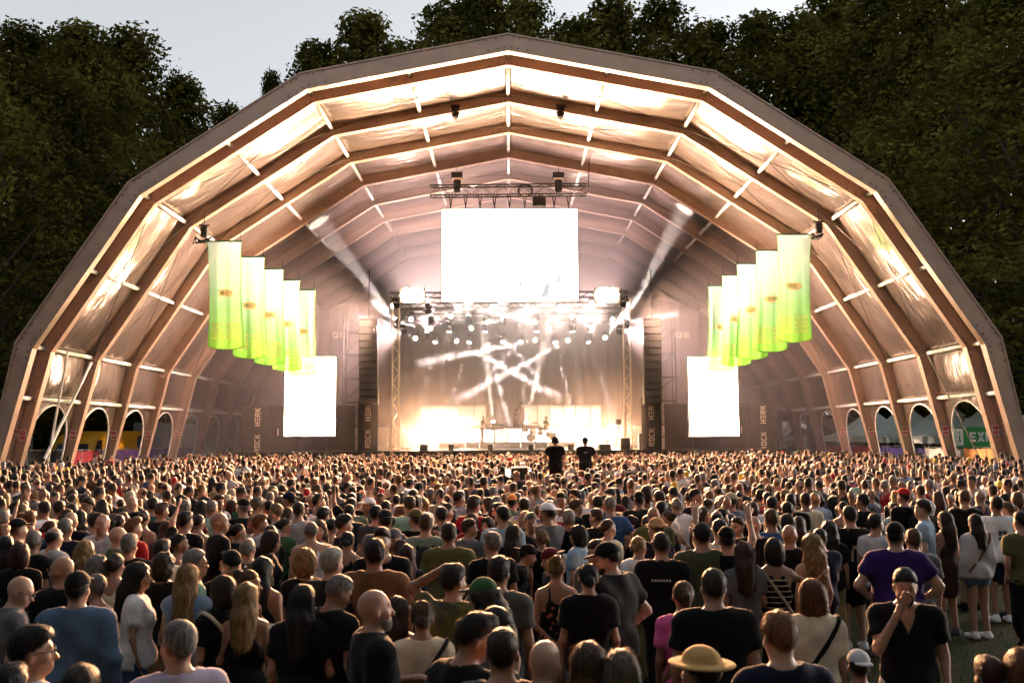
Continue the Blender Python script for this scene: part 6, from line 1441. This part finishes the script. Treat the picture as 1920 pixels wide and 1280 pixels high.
# ------------------------------------------------------------------ archetypes for the rest of the audience
ARCH = []
AR = random.Random(3)
def arch(sex, hair, top, **k):
    d = dict(sex=sex, hair=hair, hc='brown', top=top, tc='black', w=1.0 if sex == 'm' else .95, bc='navy', sc='charcoal', bot='long', seed=AR.randrange(9999), skin=SKIN[0]); d.update(k); ARCH.append(d)
for hair in ('short', 'crop', 'quiff', 'bald', 'ring', 'short', 'crop'): arch('m', hair, 'tee', w=AR.uniform(.95, 1.18), hy=AR.uniform(-25, 25), L=AR.choice(['down', 'hold', 'cross']), R=AR.choice(['down', 'fwd', 'hips']))
arch('m', 'crop', 'tee', hat='cap', hatc='black', visorc='black', w=1.08); arch('m', 'crop', 'polo', hat='capback', hatc='black', visorc='black', hy=20, R='fwd')
arch('m', 'short', 'long', w=1.05, L='fwd', hy=-30); arch('m', 'short', 'polo', L='cross', R='cross', hp=8); arch('m', 'crop', 'tee', glasses=1, beard=1, beardc='dark', hy=35)
for hair in ('long', 'pony', 'bob', 'wavy', 'bun', 'curly', 'lowbun', 'long'): arch('w', hair, AR.choice(['tee', 'tank', 'strap', 'tee']), w=AR.uniform(.88, 1.1), hy=AR.uniform(-30, 30), L=AR.choice(['down', 'hold']), R=AR.choice(['down', 'fwd', 'hips']))
arch('w', 'long', 'long', hp=6, R='fwd'); arch('w', 'pony', 'tee', glasses=1, hy=-20); arch('m', 'short', 'tee', L='up', R='down', fine=0)

# open spots: jittered rows, nearer than the barrier, clear of the hand-placed people, the sound platform and the tent legs
spots = []; g2 = random.Random(12); y = 6.2
legx = [(sx*(22.0-.35), Y) for Y in ARCH_Y for sx in (-1, 1)]
def crowded(x, y, r):
    return any((x-a)**2+(y-b)**2 < r*r for a, b in placed)
while y < 57.3:
    sp = .58+.03*max(0, (20-y)/14); x = -.58*y-1.5+g2.random()*sp
    while x < .58*y+1.5:
        X = x+g2.uniform(-.27, .27); Y_ = y+g2.uniform(-.3, .3)
        dens = 1.0
        if Y_ > 44 and abs(X) > 19.5: dens = .25
        if abs(X) > 23.2 and Y_ > 43: dens = 0
        if Y_ < 16 and X > Y_*.33: dens = .0 if Y_ < 14.5 else .4
        if Y_ < 9.8: dens = 0                               # the nearest ranks are all placed by hand
        elif Y_ < 11: dens *= .6
        if .0-1.2 < X < 5.4 and 28.6 < Y_ < 32.6: dens = 0   # sound platform
        if g2.random() < dens*.93 and not crowded(X, Y_, .42 if Y_ > 12 else .60) and all((X-a)**2+(Y_-b)**2 > .36 for a, b in legx): spots.append((X, Y_))
        x += sp
    y += .60
spots.sort(key=lambda s: math.hypot(*s))
N_IND = 296-len(FOLK)-9
TOPC = ['black']*17+['charcoal']*7+['navy']*6+['white']*5+['grey']*3+['lightgrey']*3+['cream']*2+['olive']*2+['khaki', 'blue', 'lightblue', 'denim', 'sage', 'maroon', 'red', 'brown', 'brown', 'beige', 'green', 'mint']
HC_M = ['dark']*6+['brown']*6+['black']*3+['light']*2+['grey']*2+['ginger', 'ash']; HC_W = ['dark']*4+['brown']*6+['light']*3+['blond']*2+['auburn', 'auburn', 'ash', 'black', 'black', 'ginger']
CNAME = dict(lightgrey='pale grey', lightblue='light blue', khaki='khaki', cream='cream', denim='denim blue', beige='beige', sage='grey green')
HNAME = dict(dark='dark', brown='brown', black='black', light='light brown', grey='grey', ginger='ginger', blond='blond', white='white', auburn='auburn', ash='ash blond')
acache = {}
def zone(px, py):
    col = [(130, 'at the left edge'), (260, 'left, before the yellow lorry'), (420, 'by the left openings'), (535, 'by the rear left ribs'), (640, 'below the left screen'), (740, 'below the left speakers'), (850, 'below the left panes'), (950, 'below the keyboard player'), (1035, 'below the drummer'), (1120, 'below the sound platform'), (1200, 'below the right stage corner'), (1290, 'below the right speakers'), (1390, 'below the right screen'), (1500, 'below the right wall'), (1620, 'by the rear right ribs'), (1740, 'by the right openings'), (1830, 'below the exit banner'), (3000, 'at the right edge')]
    return next(n for a, n in col if px < a)
def px_of(x, y, z):
    v = Vector((x, y, z-CAM_Z)); zc = v.dot(fw); return 960+F_PX*v.dot(rt)/zc, 640-F_PX*v.dot(up)/zc
used = set(); seen_lab = {}
ROWW = ['foremost', 'second', 'third', 'fourth', 'fifth', 'sixth', 'seventh', 'eighth', 'ninth', 'tenth']
auto = []
for i, (X, Y_) in enumerate(spots[:N_IND]):
    k = g2.randrange(len(ARCH)); a = dict(ARCH[k])
    tc = g2.choice(TOPC); hc = g2.choice(HC_M if a['sex'] == 'm' else HC_W); a['tc'] = tc; a['hc'] = hc; a['beardc'] = hc if hc != 'blond' else 'light'; a['skin'] = g2.choice(SKIN[:5]); a['hatc'] = a['visorc'] = g2.choice(['black', 'navy', 'charcoal', 'beige', 'white', 'olive', 'red', 'grey'])
    a['bc'] = g2.choice(['black', 'navy', 'charcoal', 'denim', 'khaki'])
    h = g2.gauss(1.80, .06) if a['sex'] == 'm' else g2.gauss(1.69, .05); yaw = g2.gauss(0, 30) if g2.random() < .78 else g2.uniform(-180, 180)
    px, py = px_of(X, Y_, h); who = 'man' if a['sex'] == 'm' else 'woman'
    cn = CNAME.get(tc, tc); hn = f"{vis_hair(a)} {HNAME[hc]} hair" if a['hair'] != 'bald' else 'a bald head'
    if a.get('hat'): hn = f"a {CNAME.get(a['hatc'], a['hatc'])} cap"
    lab = f"{who} with {hn} in a {cn} {dict(tee='t-shirt', polo='polo', long='long-sleeved shirt', tank='tank top', strap='strap top')[a['top']]} {zone(px, py)}"
    auto.append((lab, px, k, a, (X, Y_, 0), yaw, h, math.hypot(X, Y_)))
cnt = {}
for t in auto: cnt.setdefault(t[0], []).append(t)
for lab, lst in cnt.items():
    lst.sort(key=lambda t: t[7])
    for j, (lb, px, k, a, loc, yaw, h, dist) in enumerate(lst):
        if k not in acache: acache[k] = build_parts(ARCH[k], 1.5)[0]
        if len(lst) > 1: lb = lb+(', ' + ('nearer one' if j == 0 else 'farther one') if len(lst) == 2 else f', {ROWW[j]}')
        if len(lb.replace(',', ' ').split()) > 15: lb = lb.replace(' one', '').replace(' in a ', ' in ')
        put_person(a, acache[k], loc, yaw, h, lb, 'people in the audience')

# ------------------------------------------------------------------ the far crowd: one mass
def far_variant(a, hf, hcz):
    J = skeleton(a); hp_, Rm, t = headprims(a, J); body = hp_+arm(a, J, 'L')+arm(a, J, 'R')+[(p_, k_) for p_, k_ in legs(a, .01, False)]
    sq, sc_ = tshirt(a, J, .018); hr = hairfield(a, J, 1, False) if a['hair'] != 'bald' else None
    allp = body+sq+(hr[0] if hr else []); lo, hi = bounds(allp); hc = J['pivT']+np.array((0, 0, 1.64))
    ax = [axis(lo[i], hi[i], hc[i]-.13, hc[i]+.13, hf, hcz) for i in range(3)]; ax[2] = ax[2][ax[2] > (.80 if hf > .045 else .6)]
    B = fill(body, ax); S_ = evalm(sq, sc_, ax); H = evalm(hr[0], hr[1], ax) if hr else np.full(B.shape, 1, f32)
    T = np.minimum(np.minimum(B, S_), H); v, f = surfnet(T, ax)
    i = [np.clip(np.searchsorted(ax[k], v[:, k]), 0, len(ax[k])-1) for k in range(3)]; st = np.stack([B[i[0], i[1], i[2]], S_[i[0], i[1], i[2]]-.004, H[i[0], i[1], i[2]]-.006], 1); reg = st.argmin(1)
    reg = np.where((reg == 0) & (v[:, 2] < .9), 3, reg); return v.astype(f32), f, reg
FV = [far_variant(a, .058, .15) for a in ARCH]; FW = [far_variant(a, .076, .25) for a in ARCH]; FX = [far_variant(a, .095, .32) for a in ARCH]; AV, AF, AC = [], [], []; base = 0
for (X, Y_) in spots[N_IND:]:
    k = g2.randrange(len(FV)); v, f, reg = (FV if Y_ < 26 else FW if Y_ < 40 else FX)[k]; a = ARCH[k]; h = (g2.gauss(1.79, .085) if a['sex'] == 'm' else g2.gauss(1.67, .07))/1.75; yaw = R_(g2.gauss(0, 26) if g2.random() < .84 else g2.uniform(-180, 180))
    c, s = math.cos(yaw), math.sin(yaw); w = v*h; AV.append(np.stack([w[:, 0]*c-w[:, 1]*s+X, w[:, 0]*s+w[:, 1]*c+Y_, w[:, 2]], 1)); AF.append(f+base); base += len(v)
    hat = a.get('hat'); pal = np.array([g2.choice(SKIN[:5]), np.array(COLORS[g2.choice(TOPC)])*.8, HAIR[g2.choice(HC_M if a['sex'] == 'm' else HC_W)], COLORS[g2.choice(['black', 'navy', 'charcoal', 'denim'])]], f32)
    if g2.random() < .10: pal[2] = COLORS[g2.choice(['white', 'black', 'navy', 'beige', 'red', 'olive', 'grey', 'yellow'])]
    AC.append(pal[reg]*g2.uniform(.85, 1.15))
def crowd_mat(n, out):
    at_ = N(n, 'ShaderNodeAttribute', attribute_name='tint'); c, nz = noise_mul(n, at_.outputs['Color'], 14, .22); p = N(n, 'ShaderNodeBsdfPrincipled'); L(n, c, p.inputs['Base Color']); p.inputs['Roughness'].default_value = .6; p.inputs['Specular IOR Level'].default_value = .25; p.inputs['Sheen Weight'].default_value = .15
    L(n, p.outputs[0], out.inputs[0])
me = raw_mesh('crowd', np.concatenate(AV), np.concatenate(AF), True); ca = me.color_attributes.new('tint', 'FLOAT_COLOR', 'POINT'); cc = np.concatenate(AC); ca.data.foreach_set('color', np.concatenate([cc, np.ones((len(cc), 1), f32)], 1).ravel())
o = mobj('crowd', me, mat('far_crowd', crowd_mat)); o['kind'] = 'stuff'; o['label'] = 'dense far crowd filling the tent up to the stage'
print('CROWD', len(spots), 'far tris', 2*sum(len(f) for f in AF))

# ------------------------------------------------------------------ band, sound platform and its people
def extra(d, loc, yaw, h, label, res=1.3, group=None):
    b = dict(w=1.0, hc='dark', bc='black', sc='black', bot='long', seed=77, skin=SKIN[1]); b.update(d); parts, J = build_parts(b, res)
    if b.get('logo'):
        pm_ = shirt_print(parts[1][1], *b['logo'])
        if pm_: parts.append(('print', pm_, clothm[None], 'logoc'))
    return put_person(b, parts, loc, yaw, h, label, group)
p_ = at(960, 790, 66); extra(dict(sex='m', hair='short', top='tee', tc='charcoal', lean=38, hp=25, R='mic', L='out', stance=.17), (.42, 65.9, STAGE_Z+1.52), -65, 1.82, 'singer bending forward on the tall riser')
q = at(907, 830, 65.9); extra(dict(sex='m', hair='crop', hc='light', top='tee', tc='charcoal', L='play', R='play', lean=8), (q.x-.1, 65.9, STAGE_Z+.46), -70, 1.78, 'keyboard player standing behind the keyboard')
q = at(1020, 830, 66.2); extra(dict(sex='m', hair='crop', top='tee', tc='black', L='play', R='play', sit=1, hat='capback', hatc='black', visorc='black'), (q.x+.15, 66.0, STAGE_Z+.40), 60, 1.80, 'drummer in a black cap seated at the drum kit')
# sound platform
e = empty('sound_platform', (2.1, 30.6, 0)); PZ = .95
MB().box(-3.0, 3.2, -1.7, 1.9, PZ-.12, PZ).obj('deck', solid('platform_ply', (.10, .08, .06), .7), e)
for x in (-2.9, -1, 1, 3.1):
    for y in (-1.6, 1.8): MB().box(x-.04, x+.04, y-.04, y+.04, 0, PZ-.12).obj('leg', galv, e)
for z in (1.72, 1.35): MB().tube([(-.4, -1.68, z), (3.2, -1.68, z)], .03, 6).obj('rail', galv, e)
for x in (-.4, .8, 2.0, 3.2): MB().tube([(x, -1.68, PZ), (x, -1.68, 1.74)], .03, 6).obj('post', galv, e)
tag(e, 'low railed sound platform standing in the crowd', 'platform')
q = at(1041, 822, 30); extra(dict(sex='m', hair='short', top='tee', tc='black', hat='phones', hatc='charcoal', w=1.12, L='hips', loose=.02, hy=10), (q.x, 30, PZ), 0, 1.80, 'broad man with headphones in black on the sound platform', 1.1)
q = at(1097, 825, 30.3); extra(dict(sex='m', hair='short', top='tee', tc='charcoal', hat='bucket', hatc='black', visorc='black', w=1.08, L='hold', R='hips', loose=.02, logo=('badge', False, 1.30), logoc='lightgrey'), (q.x, 30.3, PZ), 0, 1.78, 'man in a dark hat and black print t-shirt on the sound platform', 1.1)
q = atz(945, 858, 1.80); extra(dict(sex='m', hair='crop', top='tee', tc='black', L='fwd', R='fwd'), (q.x, 29.0, 0), -12, 1.78, 'man in black working at the mixing desk', 1.2)
a, b = at(958, 876, 27.6), at(991, 905, 27.6)
e = empty('flight_case', ((a.x+b.x)/2, 27.8, 0)); wz = a.z
MB().box(-(b.x-a.x)/2, (b.x-a.x)/2, -.3, .3, .14, wz).obj('case', black, e)
for sx in (-1, 1):
    for z0, z1 in ((.14, .22), (wz-.08, wz)): MB().box(sx*(b.x-a.x)/2-.03, sx*(b.x-a.x)/2+.03, -.32, -.295, z0, z1+.003).obj('corner', silver, e)
    for y in (-.2, .2): MB().lathe([(.07, 0), (.07, .05)], 10).obj('castor', tyre, e).location = (sx*.2, y, .06)
tag(e, 'black flight case standing in the crowd by the mixing desk', 'case')
a, b = at(919, 867, 29.9), at(985, 880, 29.9)
e = empty('mixing_desk', ((a.x+b.x)/2, 29.9, 0)); w = (b.x-a.x)
m = MB(); m.add([(-w/2, -.4, 1.35), (w/2, -.4, 1.35), (w/2, .4, 1.55), (-w/2, .4, 1.55), (-w/2, -.4, 1.2), (w/2, -.4, 1.2), (w/2, .4, 1.2), (-w/2, .4, 1.2)], [(0, 1, 2, 3), (7, 6, 5, 4), (4, 5, 1, 0), (5, 6, 2, 1), (6, 7, 3, 2), (7, 4, 0, 3)]); m.obj('console', solid('console_beige', (.35, .3, .24), .5), e)
for x in (-w*.45, w*.45): MB().box(x-.05, x+.05, -.3, .3, 0, 1.2).obj('leg', trussm, e)
for i in range(3): o = MB().box(-.13, .13, 0, .03, 0, .22).obj('display', glow('desk_display', (.8, .95, .85), .3), e); o.location = (w*.05+.3*i-.05, .42, 1.57)
tag(e, 'mixing desk with small lit displays in the crowd', 'mixing desk')
